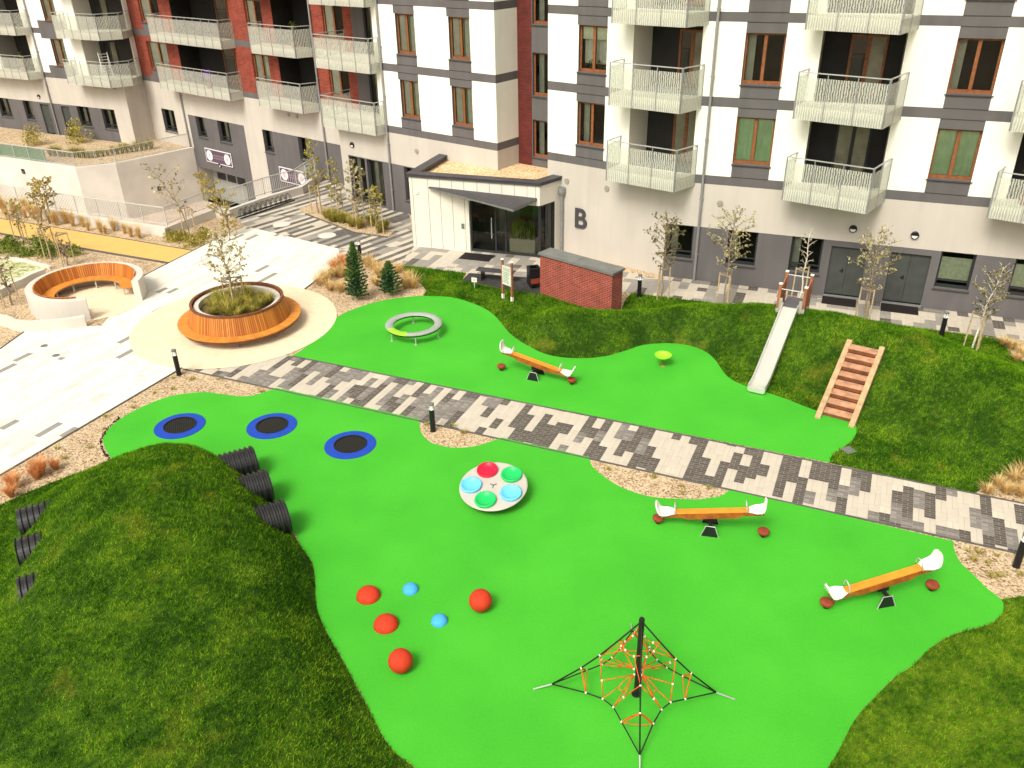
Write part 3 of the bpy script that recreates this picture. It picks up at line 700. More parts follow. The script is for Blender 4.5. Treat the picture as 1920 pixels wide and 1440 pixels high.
# lawn C: lower right
ctC = [tuple(p) for p in catmull(PX([(1530, 1480), (1552, 1440), (1570, 1412), (1590, 1372), (1610, 1340), (1638, 1310), (1679, 1269), (1709, 1250), (1741, 1218), (1785, 1191), (1837.5, 1176), (1860, 1168), (1876, 1154), (1882, 1138), (1876, 1124)]), 3)]
mC = Mound([(2.5, 7.5)]+[tuple(p) for p in PX([(1400, 1640)])]+ctC+[tuple(p) for p in PX([(1925, 1117), (2050, 1117)])]+[(17, 14), (17, 7.5)],
           [(14, 13.5, .35, 3), (11, 9.5, .7, 4), (8, 7, .7, 4)], 1.2, .8)
mC.build(.17, (2, 17, 7.5, 16))

PIPE_R = [Vector((-7.37, 20.27)), Vector((-6.62, 18.91)), Vector((-5.85, 17.55))]
PIPE_L = [Vector((-12.72, 17.48)), Vector((-12.02, 16.12)), Vector((-11.27, 14.72))]
def skipA(P):
    m = np.zeros(len(P), bool)
    for a, b in zip(PIPE_R, PIPE_L):
        ab = np.array(b-a); L = np.hypot(*ab); n_ = np.array([-ab[1], ab[0]])/L; t = ((P-np.array(a))@ab)/(L*L); d = np.abs((P-np.array(a))@n_-.0)
        m |= (d < .5) & ((t > -.02) & (t < .13) | (t < 1.02) & (t > .94))
    return m
gA = mA.blades(1500, (-17, -1, 9, 22), 1, 1.0, skipA); tag(gA, 'short tufted grass on the big foreground mound', 'grass', kind='stuff')
stA, stB = Vector((9.51, 22.7)), Vector((10.48, 22.06)); sdir = Vector((.555, .832))
def skipB(P):
    Q = P-np.array(stA); w = (stB-stA).length; x = Q@np.array((stB-stA).normalized()); y = Q@np.array(sdir)
    return (x > -.05) & (x < w+.05) & (y > -.1) & (y < 2.95)
gB = mB.blades(1000, (-7, 20, 17, 40), 2, 1.15, skipB); tag(gB, 'short grass on the long ridge with the slide', 'grass', kind='stuff')
gC = mC.blades(1300, (3, 16, 9, 16), 3, 1.0); tag(gC, 'short grass of the lower right lawn', 'grass', kind='stuff')

# ------------------------------------------------------------------ apartment building
BL = thing('apartment_building', 'long white, brick and grey apartment block with balconies behind the playground', 'apartment building', (K.x, K.y, 0))
WM = ['white_render', 'beige_render', 'grey_render', 'wall_brick', 'jamb_render', 'dark_brick', 'room_dark', 'dark_inside']
W_, BE, GR, BR, JB, DB, RD, DI = range(8)
TOP = 16.4
BANDS = [(4.22, 4.58), (7.28, 7.65), (10.36, 10.70), (13.42, 13.78)]
def facade(O, u, n, s0, s1, z0, z1, holes, paints, base=W_, name='wall', gr=()):
    S = sorted(set([s0, s1]+[x for h in holes for x in h[:2]]+[x for p in paints for x in p[:2]])); S = [x for x in S if s0-1e-6 <= x <= s1+1e-6]
    Z = sorted(set([z0, z1]+[x for h in holes for x in h[2:4]]+[x for p in paints for x in p[2:4]])); Z = [x for x in Z if z0-1e-6 <= x <= z1+1e-6]
    mb = MB()
    for a, b in zip(S, S[1:]):
        for c, d in zip(Z, Z[1:]):
            ms, mz = (a+b)/2, (c+d)/2
            if any(h[0] < ms < h[1] and h[2] < mz < h[3] for h in holes): continue
            mi = base
            for p in paints:
                if p[0] < ms < p[1] and p[2] < mz < p[3]: mi = p[4]
            mb.poly([pt(O, u, n, a, 0, c), pt(O, u, n, b, 0, c), pt(O, u, n, b, 0, d), pt(O, u, n, a, 0, d)], mi, [(a, c), (b, c), (b, d), (a, d)])
    for h in holes:
        a, b, c, d, dep, mi = h[:6]; q = lambda s, z, k: pt(O, u, n, s, -k, z)
        if len(h) > 6 and h[6] == 'open': continue
        for (p1, p2) in (((a, c), (a, d)), ((a, d), (b, d)), ((b, d), (b, c)), ((b, c), (a, c))):
            mb.poly([q(p1[0], p1[1], 0), q(p2[0], p2[1], 0), q(p2[0], p2[1], dep), q(p1[0], p1[1], dep)], mi, [(p1[0], p1[1]), (p2[0], p2[1]), (p2[0]+dep, p2[1]), (p1[0]+dep, p1[1])])
    for g0, g1, gz_ in gr: mb.beam(pt(O, u, n, g0, .004, gz_), pt(O, u, n, g1, .004, gz_), .012, .022, 8)
    return mb.build(name, WM+['groove'], BL, world=True)
rw = random.Random(5)
def window(O, u, n, s0, s1, z0, z1, style='wood', inner='dark', dep=.14, sill=True, mull=True, parent=None):
    par = parent or BL
    fm = 'wood_frame' if style == 'wood' else 'dark_frame'
    t = .075; w = MB(); d0 = -dep
    P = lambda s, d, z: pt(O, u, n, s, d, z)
    def bar(sa, sb, za, zb, d=d0, th=.07):
        w.hexa([P(sa, d-th, za), P(sb, d-th, za), P(sb, d, za), P(sa, d, za), P(sa, d-th, zb), P(sb, d-th, zb), P(sb, d, zb), P(sa, d, zb)])
    bar(s0, s0+t, z0, z1); bar(s1-t, s1, z0, z1); bar(s0+t, s1-t, z1-t, z1); bar(s0+t, s1-t, z0, z0+t*1.7)
    c = (s0+s1)/2
    if mull and style == 'wood': bar(c-.06, c+.06, z0+t*1.7, z1-t, d0+.02, .09)
    if style == 'dark': bar(s0+t, s1-t, z0+.26, z0+.32, d0-.01)
    fr = w.build('window', fm, par, world=True)
    g = MB(); g.quad(P(s0+t, d0-.035, z0+t), P(s1-t, d0-.035, z0+t), P(s1-t, d0-.035, z1-t), P(s0+t, d0-.035, z1-t)); g.build('pane', 'pane_glass', fr, world=True)
    def sheet(sa, sb, za, zb, m, d=d0-.09, fold=True, nm='curtain'):
        k = MB(); N = 14 if fold else 1
        for i in range(N):
            a = sa+(sb-sa)*i/N; b = sa+(sb-sa)*(i+1)/N; da = d-.045*(i % 2) if fold else d; db = d-.045*((i+1) % 2) if fold else d
            k.quad(P(a, da, za), P(b, db, za), P(b, db, zb), P(a, da, zb))
        k.build(nm, m, fr, world=True)
    if inner == 'green': sheet(s0+t, s1-t, z0+.05, z1-.03, 'green_curtain')
    elif inner == 'curtain':
        sheet(s0+t, c-.18, z0+.05, z1-.03, 'curtain'); sheet(c+.16, s1-t, z0+.05, z1-.03, 'curtain'); sheet(c-.2, c+.2, z0+.05, z1-.03, 'green_curtain', d0-.24)
    elif inner == 'blindtop':
        sheet(s0+t, s1-t, z1-.55, z1-.03, 'blind', fold=False, nm='blind'); sheet(s0+t, s1-t, z0+.3, z1-.5, 'curtain', d0-.26)
        k = MB()
        for i in range(60):
            a = rw.uniform(s0+.15, s1-.15); z = z0+.1+rw.random()*.42*(1-abs(a-c)); q = P(a, d0-.14, z); k.poly([q, q+Vector((rw.uniform(-.07, .07), 0, .09)), q+Vector((rw.uniform(-.07, .07), .02, -.03))])
        k.build('houseplant', 'conifer', fr, world=True)
    elif inner == 'blind': sheet(s0+t, s1-t, z0+.32, z1-.28, 'blind', fold=False, nm='blind')
    elif inner == 'half': sheet(s0+t, c-.05, z0+.05, z1-.03, 'curtain')
    else: sheet(s0+t, s0+t+.28, z0+.05, z1-.03, 'curtain', d0-.3)
    if sill:
        k = MB(); zs = z0-.012; k.hexa([P(s0-.05, -dep+.01, zs-.03), P(s1+.05, -dep+.01, zs-.03), P(s1+.05, .06, zs-.045), P(s0-.05, .06, zs-.045), P(s0-.05, -dep+.01, zs), P(s1+.05, -dep+.01, zs), P(s1+.05, .06, zs-.015), P(s0-.05, .06, zs-.015)])
        k.build('sill', 'sill', fr, world=True)
    return fr
def win_floor(k): return [(5.12, 6.94), (8.16, 9.99), (11.24, 13.05)][k]

# right facade
s3a, s3b = 0, 27
gw3 = [(-.14+.0, 1.07, .9, 2.39), (2.52, 3.72, .9, 2.39), (5.06, 6.28, .9, 2.39), (10.58, 11.80, .9, 2.39), (13.12, 14.35, .9, 2.39), (17, 18.2, .9, 2.39), (20, 21.2, .9, 2.39)]
doors3 = [(6.61, 7.96, .10, 2.15), (8.84, 10.27, .10, 2.15)]
holes = [(max(0, a), b, c, d, .16, GR) for a, b, c, d in gw3]+[(a, b, c, d, .12, GR) for a, b, c, d in doors3]
paints = [(0, 27, 0, 2.39, GR), (0, 27, 2.39, 4.22, BE)]
cols3 = [(2.36, 3.83), (9.52, 10.99), (16.68, 18.15), (23.84, 25.3)]
logs3 = [(5.09, 7.92), (12.25, 15.08), (19.41, 22.24)]
for z0, z1 in BANDS: paints.append((0, 27, z0, z1, GR))
gv = []
for a, b in cols3:
    for k in range(3):
        z0, z1 = win_floor(k); holes.append((a, b, z0, z1, .18, GR)); paints.append((a, b, z1, BANDS[k+1][0], GR)); paints.append((a, b, BANDS[k][1], z0, GR))
        gv += [(a, b, BANDS[k][1]), (a, b, BANDS[k+1][0])]
LZ = [(4.60, 7.10), (7.66, 10.18), (10.72, 13.24)]
for k in range(3):
    holes.append((0, .76, LZ[k][0], LZ[k][1], 1.5, JB, 'open'))
    for a, b in logs3: holes.append((a, b, LZ[k][0], LZ[k][1], 1.5, JB))
facade(K, u3, n3, 0, 27, 0, TOP, holes, paints, gr=gv)
gv = []
# middle facade (from the stair recess to the kink)
holes = []; paints = [(-6.38, 0, 0, 4.22, BE)]
for z0, z1 in BANDS: paints.append((-6.38, 0, z0, z1, GR))
for k in range(3):
    z0, z1 = win_floor(k); a, b = -4.8, -3.4; holes.append((a, b, z0, z1, .18, GR)); paints += [(a-.06, b, z1, BANDS[k+1][0], GR), (a-.06, b, BANDS[k][1], z0, GR)]
    gv += [(a-.06, b, BANDS[k][1]), (a-.06, b, BANDS[k+1][0])]
    holes.append((-2.16, 0, LZ[k][0], LZ[k][1], 1.5, JB, 'open'))
holes.append((-.14, 0, .9, 2.39, .16, GR, 'open')); paints.append((-.14, 0, 0, 2.39, GR))
facade(K, u2, n2, -6.38, 0, 0, TOP, holes, paints, gr=gv)
gv = []
# block between the wings
CS0, CS1 = -20.62, -9.33
holes = [(-20.0, -18.75, .05, 2.55, .25, GR), (-18.6, -17.35, .05, 2.55, .25, GR), (-15.75, -14.2, .75, 2.55, .25, GR)]; paints = [(CS0, CS1, 2.6, 4.22, BE), (CS0, CS1, 0, 2.6, GR), (CS0, -20.05, 0, 2.6, BE), (-18.75, -18.6, 0, 2.6, GR)]
colsC = [(-15.55, -14.27), (-12.08, -10.79)]
for z0, z1 in BANDS: paints.append((CS0, CS1, z0, z1, GR))
for a, b in colsC:
    for k in range(3):
        z0, z1 = win_floor(k); holes.append((a, b, z0, z1, .18, GR)); paints += [(a-.1, b+.02, z1, BANDS[k+1][0], GR), (a-.1, b+.02, BANDS[k][1], z0, GR)]
        gv += [(a-.1, b+.02, BANDS[k][1]), (a-.1, b+.02, BANDS[k+1][0])]
for k in range(3): holes.append((CS0, -17.2, LZ[k][0]-.02, LZ[k][1]+.18, 1.5, JB, 'open'))
holes.append((CS0, -17.2, 13.2, TOP, 1.5, JB, 'open'))
facade(K, u2, n2, CS0, CS1, 0, TOP, holes, paints, gr=gv)
# return face of the block, brick strip and stair windows in the recess
Rr = K+u2*CS1
facade(Rr, -n2, u2, 0, 1.64, 0, TOP, [], [(0, 1.64, 0, 4.22, BE)]+[(0, 1.64, a, b, GR) for a, b in BANDS])
KR = K-n2*1.64
hs_ = [(-8.46, -6.5, a, b, .14, GR) for a, b in ((3.75, 5.5), (6.6, 8.5), (9.70, 11.6))]
facade(KR, u2, n2, CS1, -6.38, 0, TOP, hs_, [(CS1, -8.5, 0, TOP, DB), (-8.5, -6.38, 0, TOP, GR)], base=GR)
for h in hs_: window(KR, u2, n2, *h[:4], style='wood', inner='dark', mull=False, sill=True)
mb = MB(); a = K+u2*-6.38
mb.quad(*[Vector((p.x, p.y, z)) for p, z in ((a, 0), (a-n2*1.64, 0), (a-n2*1.64, TOP), (a, TOP))]); mb.build('wall', ['jamb_render'], BL, world=True)
# brick wing
holes = []; paints = [(-16, 4.95, -4, 4.22, BE), (-9.95, -3.4, -4, 2.36, GR), (-1.45, 8.5, -4, 2.36, GR)]
gwB = [(-13.35, -11.7, .85, 2.42), (-9.05, -7.95, .95, 2.36), (-6.45, -5.1, .95, 2.36), (-1.45, -.45, .95, 2.36), (2.15, 3.1, .95, 2.36)]
holes += [(a, b, c, d, .2, GR) for a, b, c, d in gwB]+[(-9.9, -4.3, -3.75, -1.26, 1.2, BE)]
for z0, z1 in BANDS: paints.append((-16, 10, z0, z1, GR))
logB = [(-9.55, -3.05), (1.3, 4.75)]
colB = [(-13.5, -11.0), (-1.35, .3)]
for z in range(3):
    paints.append((-15, 4.95, BANDS[z][1], BANDS[z+1][0], BR))
for k in range(3):
    z0, z1 = win_floor(k)
    for a, b in colB: holes.append((a, b, z0, z1, .2, BR)); paints += [(a, b, z1+.0, BANDS[k+1][0], BR), (a, b, BANDS[k][1], z0, GR)]
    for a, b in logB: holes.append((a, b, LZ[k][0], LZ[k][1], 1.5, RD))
    # part behind the corner balconies: brick, window, brick, grey, door
    paints += [(4.95, 8.25, BANDS[k][1], BANDS[k+1][0], BR), (8.25, 10.6, BANDS[k][1], BANDS[k+1][0], GR)]
    holes += [(5.85, 7.55, z0, z1+.1, .16, BR), (9.2, 10.1, LZ[k][0]+.02, 6.95+3.06*k, .16, GR)]
facade(OB, uB, nB, -15.4, 10.6, -4, TOP, holes, paints, base=BE)
# far wing
holes = []; paints = [(-30, 5.3, 0, 4.22, BE), (-30, 3.75, -.1, 2.34, GR)]
gwA = [(-9.6, -8.2, .9, 2.34), (-6.5, -5.5, .9, 2.34), (-.3, 1.0, .9, 2.34), (2.35, 3.7, .9, 2.34), (-14, -13, .9, 2.34)]
drA = [(-4.5, -3.5, 0.0, 2.2), (-2.1, -1.15, 0.0, 2.2)]
holes += [(a, b, c, d, .16, GR) for a, b, c, d in gwA+drA]
for z0, z1 in BANDS: paints.append((-30, 5.3, z0, z1, GR))
colA = [(-1.3, .1), (-12.6, -11.2)]
logA = [(-7.6, -3.9), (-19, -15.2)]
for k in range(3):
    z0, z1 = win_floor(k)
    for a, b in colA: holes.append((a, b, z0, z1, .18, GR)); paints += [(a-.9, b, z1, BANDS[k+1][0], GR), (a-.9, b+.6, BANDS[k][1], z0, GR)]
    for a, b in logA: holes.append((a, b, LZ[k][0], LZ[k][1], 1.5, JB))
    holes.append((2.0, 5.3, LZ[k][0], LZ[k][1], 1.5, JB, 'open'))
facade(OA, uA, nA, -30, 5.3, -4, TOP, holes, paints)
cA = OA+uA*5.3; jB = OB+uB*(-15.0)
da = (jB-cA); LA = da.length; da = da/LA; na = Vector((da.y, -da.x))
facade(cA, da, na, 0, LA, -4, TOP, [(0, LA-.35, LZ[k][0], LZ[k][1], .5, JB, 'open') for k in range(3)], [(0, LA, -4, 4.22, BE)]+[(0, LA, a, b, GR) for a, b in BANDS])

# loggia interiors
def loggia(foot, z0, z1, wins, name='loggia', back='loggia_dark', first=True):
    "foot: left-front, left-back, right-back, right-front; back wall carries the glazing"
    lf, lb_, rb, rf = [Vector(p) for p in foot]; mb = MB(); Z = lambda p, z: (p.x, p.y, z)
    mb.quad(Z(lf, z0), Z(lb_, z0), Z(lb_, z1), Z(lf, z1), 0); mb.quad(Z(rb, z0), Z(rf, z0), Z(rf, z1), Z(rb, z1), 0)
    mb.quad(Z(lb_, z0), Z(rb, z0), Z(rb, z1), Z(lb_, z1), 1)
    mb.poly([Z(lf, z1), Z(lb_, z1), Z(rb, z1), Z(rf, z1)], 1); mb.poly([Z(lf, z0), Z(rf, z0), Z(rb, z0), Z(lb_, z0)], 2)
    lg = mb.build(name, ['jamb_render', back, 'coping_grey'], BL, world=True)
    d = (rb-lb_); L = d.length; d = d/L; n = Vector((d.y, -d.x))
    if n.dot(Vector((0, -1))) < 0: n = -n
    for (a, b, st, inn) in wins:
        a *= L; b *= L; w = MB(); P = lambda s, e, z: pt(lb_, d, n, s, e, z)
        fm = 'wood_frame' if st == 'wood' else 'dark_frame'
        zt = min(z0+2.22, z1-.1)
        def bar(sa, sb, za, zb, e0=.01, e1=.06): w.hexa([P(sa, e0, za), P(sb, e0, za), P(sb, e1, za), P(sa, e1, za), P(sa, e0, zb), P(sb, e0, zb), P(sb, e1, zb), P(sa, e1, zb)])
        bar(a, a+.09, z0+.06, zt); bar(b-.09, b, z0+.06, zt); bar(a+.09, b-.09, zt-.09, zt); bar(a+.09, b-.09, z0+.06, z0+.18); c = (a+b)/2; bar(c-.07, c+.07, z0+.18, zt-.09)
        fr = w.build('balcony_door', fm, lg, world=True)
        # glazing stays in the same part level: glass colour quads just in front of the back wall
        g = MB(); g.quad(P(a+.09, .03, z0+.18), P(c-.07, .03, z0+.18), P(c-.07, .03, zt-.09), P(a+.09, .03, zt-.09), 0 if inn != 'curtain' else 1)
        g.quad(P(c+.07, .03, z0+.18), P(b-.09, .03, z0+.18), P(b-.09, .03, zt-.09), P(c+.07, .03, zt-.09), 0 if inn == 'dark' else 1)
        g.build('glazing', ['door_glass', 'door_glass_curtain'], lg, world=True)
    return lg
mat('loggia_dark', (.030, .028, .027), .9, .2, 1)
mat('door_glass', (.012, .013, .012), .06, spec=.6)
mat('door_glass_curtain', (.20, .19, .13), .25, .35, 1.4, spec=.5)
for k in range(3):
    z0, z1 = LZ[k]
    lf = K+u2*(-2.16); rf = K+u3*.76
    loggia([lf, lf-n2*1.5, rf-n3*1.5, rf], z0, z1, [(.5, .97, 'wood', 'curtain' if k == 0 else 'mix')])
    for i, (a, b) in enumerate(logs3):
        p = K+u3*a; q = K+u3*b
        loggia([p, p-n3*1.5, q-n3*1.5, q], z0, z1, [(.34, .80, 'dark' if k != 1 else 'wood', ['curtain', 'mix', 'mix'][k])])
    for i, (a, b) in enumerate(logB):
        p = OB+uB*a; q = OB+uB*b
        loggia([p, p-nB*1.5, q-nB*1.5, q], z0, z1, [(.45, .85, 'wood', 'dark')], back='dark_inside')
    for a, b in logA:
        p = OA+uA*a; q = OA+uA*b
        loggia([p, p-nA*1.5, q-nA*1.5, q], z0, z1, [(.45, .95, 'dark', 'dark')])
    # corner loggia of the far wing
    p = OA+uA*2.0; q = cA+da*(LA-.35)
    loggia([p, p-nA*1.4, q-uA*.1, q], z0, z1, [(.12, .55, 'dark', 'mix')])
    # deck behind the corner balcony of the block
    mb = MB(); c1, c2 = K+u2*CS0, K+u2*(-17.2); b1, b2_ = OB+uB*4.95, OB+uB*10.2
    mb.prism([tuple(c1), tuple(c2), tuple(b2_-nB*.0), tuple(b1+nB*.0)], BANDS[k][0]-.0, LZ[k][0]-.03, 0); mb.build('balcony_slab', 'jamb_render', BL, world=True)
    mb = MB(); c = K+u2*(-17.2); e_ = OB+uB*((c-OB).dot(uB)+1.55)
    mb.quad(*[(p.x, p.y, z) for p, z in ((c-n2*2.2, z0-.03), (c, z0-.03), (c, z1+.18), (c-n2*2.2, z1+.18))]); mb.build('wall', 'jamb_render', BL, world=True)
# left return of the block at ground floor
mb = MB(); c = K+u2*CS0; mb.quad(*[(p.x, p.y, z) for p, z in ((c-n2*2.0, 0), (c, 0), (c, 4.22), (c-n2*2.0, 4.22))]); mb.build('wall', 'beige_render', BL, world=True)

# windows
inn3 = {0: ['green', 'dark', 'dark'], 1: ['green', 'dark', 'dark'], 2: ['curtain', 'dark', 'dark'], 3: ['green', 'dark', 'dark']}
for i, (a, b) in enumerate(cols3):
    for k in range(3): window(K, u3, n3, a, b, *win_floor(k), inner=inn3[i][k])
for k, st in enumerate(['dark', 'blindtop', 'curtain']): window(K, u2, n2, -4.8, -3.4, *win_floor(k), inner=st)
for a, b in colsC:
    for k in range(3): window(K, u2, n2, a, b, *win_floor(k), inner='curtain')
for a, b in colB:
    for k in range(3): window(OB, uB, nB, a, b, *win_floor(k), inner='curtain' if k != 1 else 'half')
for k in range(3):
    z0, z1 = win_floor(k); window(OB, uB, nB, 5.85, 7.55, z0, z1+.1, inner='half', dep=.1); window(OB, uB, nB, 9.2, 10.1, LZ[k][0]+.02, 6.95+3.06*k, style='dark', sill=False, dep=.1)
for a, b in colA:
    for k in range(3): window(OA, uA, nA, a, b, *win_floor(k), inner='curtain')
for i, (a, b, c, d) in enumerate(gw3): window(K, u3, n3, max(a, .0), b, c, d, style='dark', inner='blind' if i >= 3 else 'dark', dep=.16)
for a, b, c, d in gwB: window(OB, uB, nB, a, b, c, d, style='dark', dep=.2)
for a, b, c, d in gwA: window(OA, uA, nA, a, b, c, d, style='dark', dep=.16)
for i, (a, b, c, d) in enumerate([(-20.0, -18.75, .05, 2.55), (-18.6, -17.35, .05, 2.55), (-15.75, -14.2, .75, 2.55)]): window(K, u2, n2, a, b, c, d, style='dark', dep=.2, sill=i == 2)
def door(O, u, n, s0, s1, z0, z1, double=True, dep=.10):
    P = lambda s, e, z: pt(O, u, n, s, e, z); w = MB()
    def bar(m, sa, sb, za, zb, e0, e1, mi=0): m.hexa([P(sa, e0, za), P(sb, e0, za), P(sb, e1, za), P(sa, e1, za), P(sa, e0, zb), P(sb, e0, zb), P(sb, e1, zb), P(sa, e1, zb)], mi)
    c = (s0+s1)/2; e = -dep
    leaves = [(s0+.03, c-.006), (c+.006, s1-.03)] if double else [(s0+.03, s1-.03)]
    bar(w, s0, s0+.03, z0, z1, e-.06, e); bar(w, s1-.03, s1, z0, z1, e-.06, e); bar(w, s0, s1, z1-.04, z1, e-.061, e+.001)
    for a, b in leaves: bar(w, a, b, z0+.01, z1-.05, e-.055, e-.008)
    w.quad(P(s0, e-.062, z0), P(s1, e-.062, z0), P(s1, e-.062, z1), P(s0, e-.062, z1))
    d = w.build('door', 'door_grey', BL, world=True)
    h = MB(); x = (c-.12) if double else s1-.15; bar(h, x-.02, x+.02, z0+.95, z0+1.12, e-.01, e+.015); bar(h, x-.11, x+.02, z0+1.03, z0+1.06, e+.015, e+.04); h.build('handle', 'black_metal', d, world=True)
    t = MB(); bar(t, s0-.02, s1+.02, z0-.10, z0, -.16, .06); t.build('threshold', 'galv', d, world=True)
for a, b, c, d in doors3: door(K, u3, n3, a, b, c, d)
for a, b, c, d in drA: door(OA, uA, nA, a, b, c, d, False)
# body behind the facades: dark rooms, roof
back = [K+u3*27-n3*2.0, K-(n2+n3).normalized()*2.0, K+u2*CS0-n2*3.6, OB+uB*9-nB*1.9, OB+uB*(-14.5)-nB*1.9, OA+uA*4.6-nA*1.9, OA+uA*(-30)-nA*1.9]
far = [OA+uA*(-30)-nA*12, OB+uB*(-6)-nB*13, K-n2*13, K+u3*27-n3*13]
mb = MB(); mb.prism([tuple(p) for p in back+far], -4, TOP-.05, 0); mb.build('core', 'room_dark', BL, world=True)
front = [OA+uA*(-30), cA, jB, OB+uB*5.2, K+u2*CS0, K+u2*CS1, K+u2*CS1-n2*1.64, K+u2*(-6.38)-n2*1.64, K+u2*(-6.38), K, K+u3*27]
mb = MB(); mb.prism([tuple(p) for p in front+far[::-1]], TOP, TOP+.25, 0); mb.build('roof', 'coping', BL, world=True)
for O, u, n, s in ((K, u3, n3, 27), (OA, uA, nA, -30)):
    mb = MB(); mb.quad(*[pt(O, u, n, s, e, z) for e, z in ((0, -4), (-13, -4), (-13, TOP), (0, TOP))]); mb.build('wall', 'white_render', BL, world=True)
# downpipes
def downpipe(O, u, n, s, z0, z1, e=.09, r=.055):
    mb = MB(); mb.tube([pt(O, u, n, s, e, z0+.02), pt(O, u, n, s, e, z1)], r, 10)
    z = z0+1.2
    while z < z1: mb.box(pt(O, u, n, s, e/2, z), (.16, .16, .035), rz=math.atan2(u.y, u.x)); z += 2.4
    mb.build('downpipe', 'galv', BL, world=True)
downpipe(K, u3, n3, 1.28, 0, TOP); downpipe(K, u2, n2, -16.7, 0, TOP); downpipe(OB, uB, nB, 4.86, 0, TOP); downpipe(OB, uB, nB, -10.3, -.0, 4.2); downpipe(OA, uA, nA, -3.0, 0, TOP)
# vents and wall lamps
def vent(O, u, n, s, z, r=.13):
    mb = MB(); c = pt(O, u, n, s, 0, z); N = 20; u_ = Vector((u.x, u.y, 0)); n_ = Vector((n.x, n.y, 0)); Z_ = Vector((0, 0, 1))
    ring = lambda rr, e: [c+u_*rr*math.cos(a)+Z_*rr*math.sin(a)+n_*e for a in [i*2*math.pi/N for i in range(N)]]
    A, B = ring(r, .002), ring(r, .03)
    for i in range(N): mb.quad(A[i], A[(i+1) % N], B[(i+1) % N], B[i])
    mb.poly(B)
    for k in range(-3, 4):
        w = math.sqrt(max(0, r*r-(k*.035)**2))*.85; a = c+n_*.037+Z_*k*.035; mb.beam(a-u_*w, a+u_*w, .012, .014)
    mb.build('vent', 'vent_grey', BL, world=True)
for s, z in ((-5.30, 3.41), (-3.16, 3.40)): vent(K, u2, n2, s, z)
vent(K, u3, n3, 2.04, 3.47); vent(K, u2, n2, -14.7, 3.5); vent(OB, uB, nB, 1.6, 3.6); vent(OB, uB, nB, 2.4, 3.6); vent(OA, uA, nA, 4.4, 3.9)
def wall_lamp(O, u, n, s, z, r=.15):
    c = pt(O, u, n, s, 0, z); N = 18; u_ = Vector((u.x, u.y, 0)); n_ = Vector((n.x, n.y, 0)); Z_ = Vector((0, 0, 1)); mb = MB()
    ring = lambda rr, e: [c+u_*rr*math.cos(a)+Z_*rr*math.sin(a)+n_*e for a in [i*2*math.pi/N for i in range(N)]]
    R_s = [ring(r, .002), ring(r, .07), ring(r*.84, .09), ring(r*.8, .055)]
    for A, B in zip(R_s, R_s[1:]):
        for i in range(N): mb.quad(A[i], A[(i+1) % N], B[(i+1) % N], B[i])
    # upper eyelid
    hi = [p for p in ring(r*.85, .085)][:N//2+1]; mb.poly(hi)
    l = mb.build('wall_lamp', 'black_metal', BL, world=True)
    g = MB(); g.poly(ring(r*.8, .056)); g.build('lamp_glass', 'lamp_glass', l, world=True)
wall_lamp(K, u3, n3, 7.28, 2.94); wall_lamp(K, u3, n3, 9.52, 2.92); wall_lamp(K, u2, n2, -19.6, 3.2); wall_lamp(OB, uB, nB, -7.0, -.75); wall_lamp(OA, uA, nA, -4.3, 2.75)

# garage door
def quadbox(mb, O, u, n, s0, s1, z0, z1, e0, e1, mi=0):
    P = lambda s, e, z: pt(O, u, n, s, e, z)
    mb.hexa([P(s0, e0, z0), P(s1, e0, z0), P(s1, e1, z0), P(s0, e1, z0), P(s0, e0, z1), P(s1, e0, z1), P(s1, e1, z1), P(s0, e1, z1)], mi)
mb = MB(); quadbox(mb, OB, uB, nB, -9.88, -4.32, -3.75, -1.27, -1.1, -1.0)
gd = mb.build('garage_door', 'gate_panel', BL, world=True)
for i in range(4):
    w = MB(); a = -9.2+i*1.2; quadbox(w, OB, uB, nB, a, a+1.02, -2.25, -1.75, -1.0, -.985); w.build('window', 'dark_frame', gd, world=True)

# balconies
def balcony(pts, zr, zb, zf, u_open=None, npan=None, slab=True):
    "pts: plan polyline wall-front-front-wall; glass panels hang outside the slab"
    P = [Vector(p) for p in pts]; bal = MB()
    bal.prism([tuple(p) for p in P], zf-.26, zf-.02, 0)
    b = bal.build('balcony', 'jamb_render', BL, world=True)
    rl = MB(); ps_ = MB(); g = MB(); acc = 0
    for p, q in zip(P, P[1:]):
        L = (q-p).length; d = (q-p)/L; o = Vector((d.y, -d.x))
        if o.dot(Vector((p.x, p.y))) > 0: o = -o
        if (P[1]-P[0]).dot(o) < -1e-3 and False: pass
        # outward = away from polygon centre
        cen = sum(P, Vector((0, 0)))/len(P)
        if o.dot((p+q)/2-cen) < 0: o = -o
        rl.beam((p.x, p.y, zr), (q.x, q.y, zr), .05, .035)
        n = max(1, round(L/.95)); oo = o*.03
        for i in range(n+1):
            c = p+d*L*i/n; ps_ = MB(); ps_.beam((c.x+oo.x*1.1, c.y+oo.y*1.1, zb+.0), (c.x+oo.x*1.1, c.y+oo.y*1.1, zr), .026, .030, upv=(d.x, d.y, 0)); ps_.build('post', 'galv', b, world=True)
        for i in range(n):
            a = p+d*(L*i/n+.02)+oo; c = p+d*(L*(i+1)/n-.02)+oo; w = L/n
            g.poly([(a.x, a.y, zb), (c.x, c.y, zb), (c.x, c.y, zr-.16), (a.x, a.y, zr-.16)], 0, [(acc, 0), (acc+w, 0), (acc+w, zr-zb), (acc, zr-zb)]); acc += w
    rl.build('railing', 'rail_steel', b, world=True); 0; g.build('panel', 'balcony_glass', b, world=True)
    return b
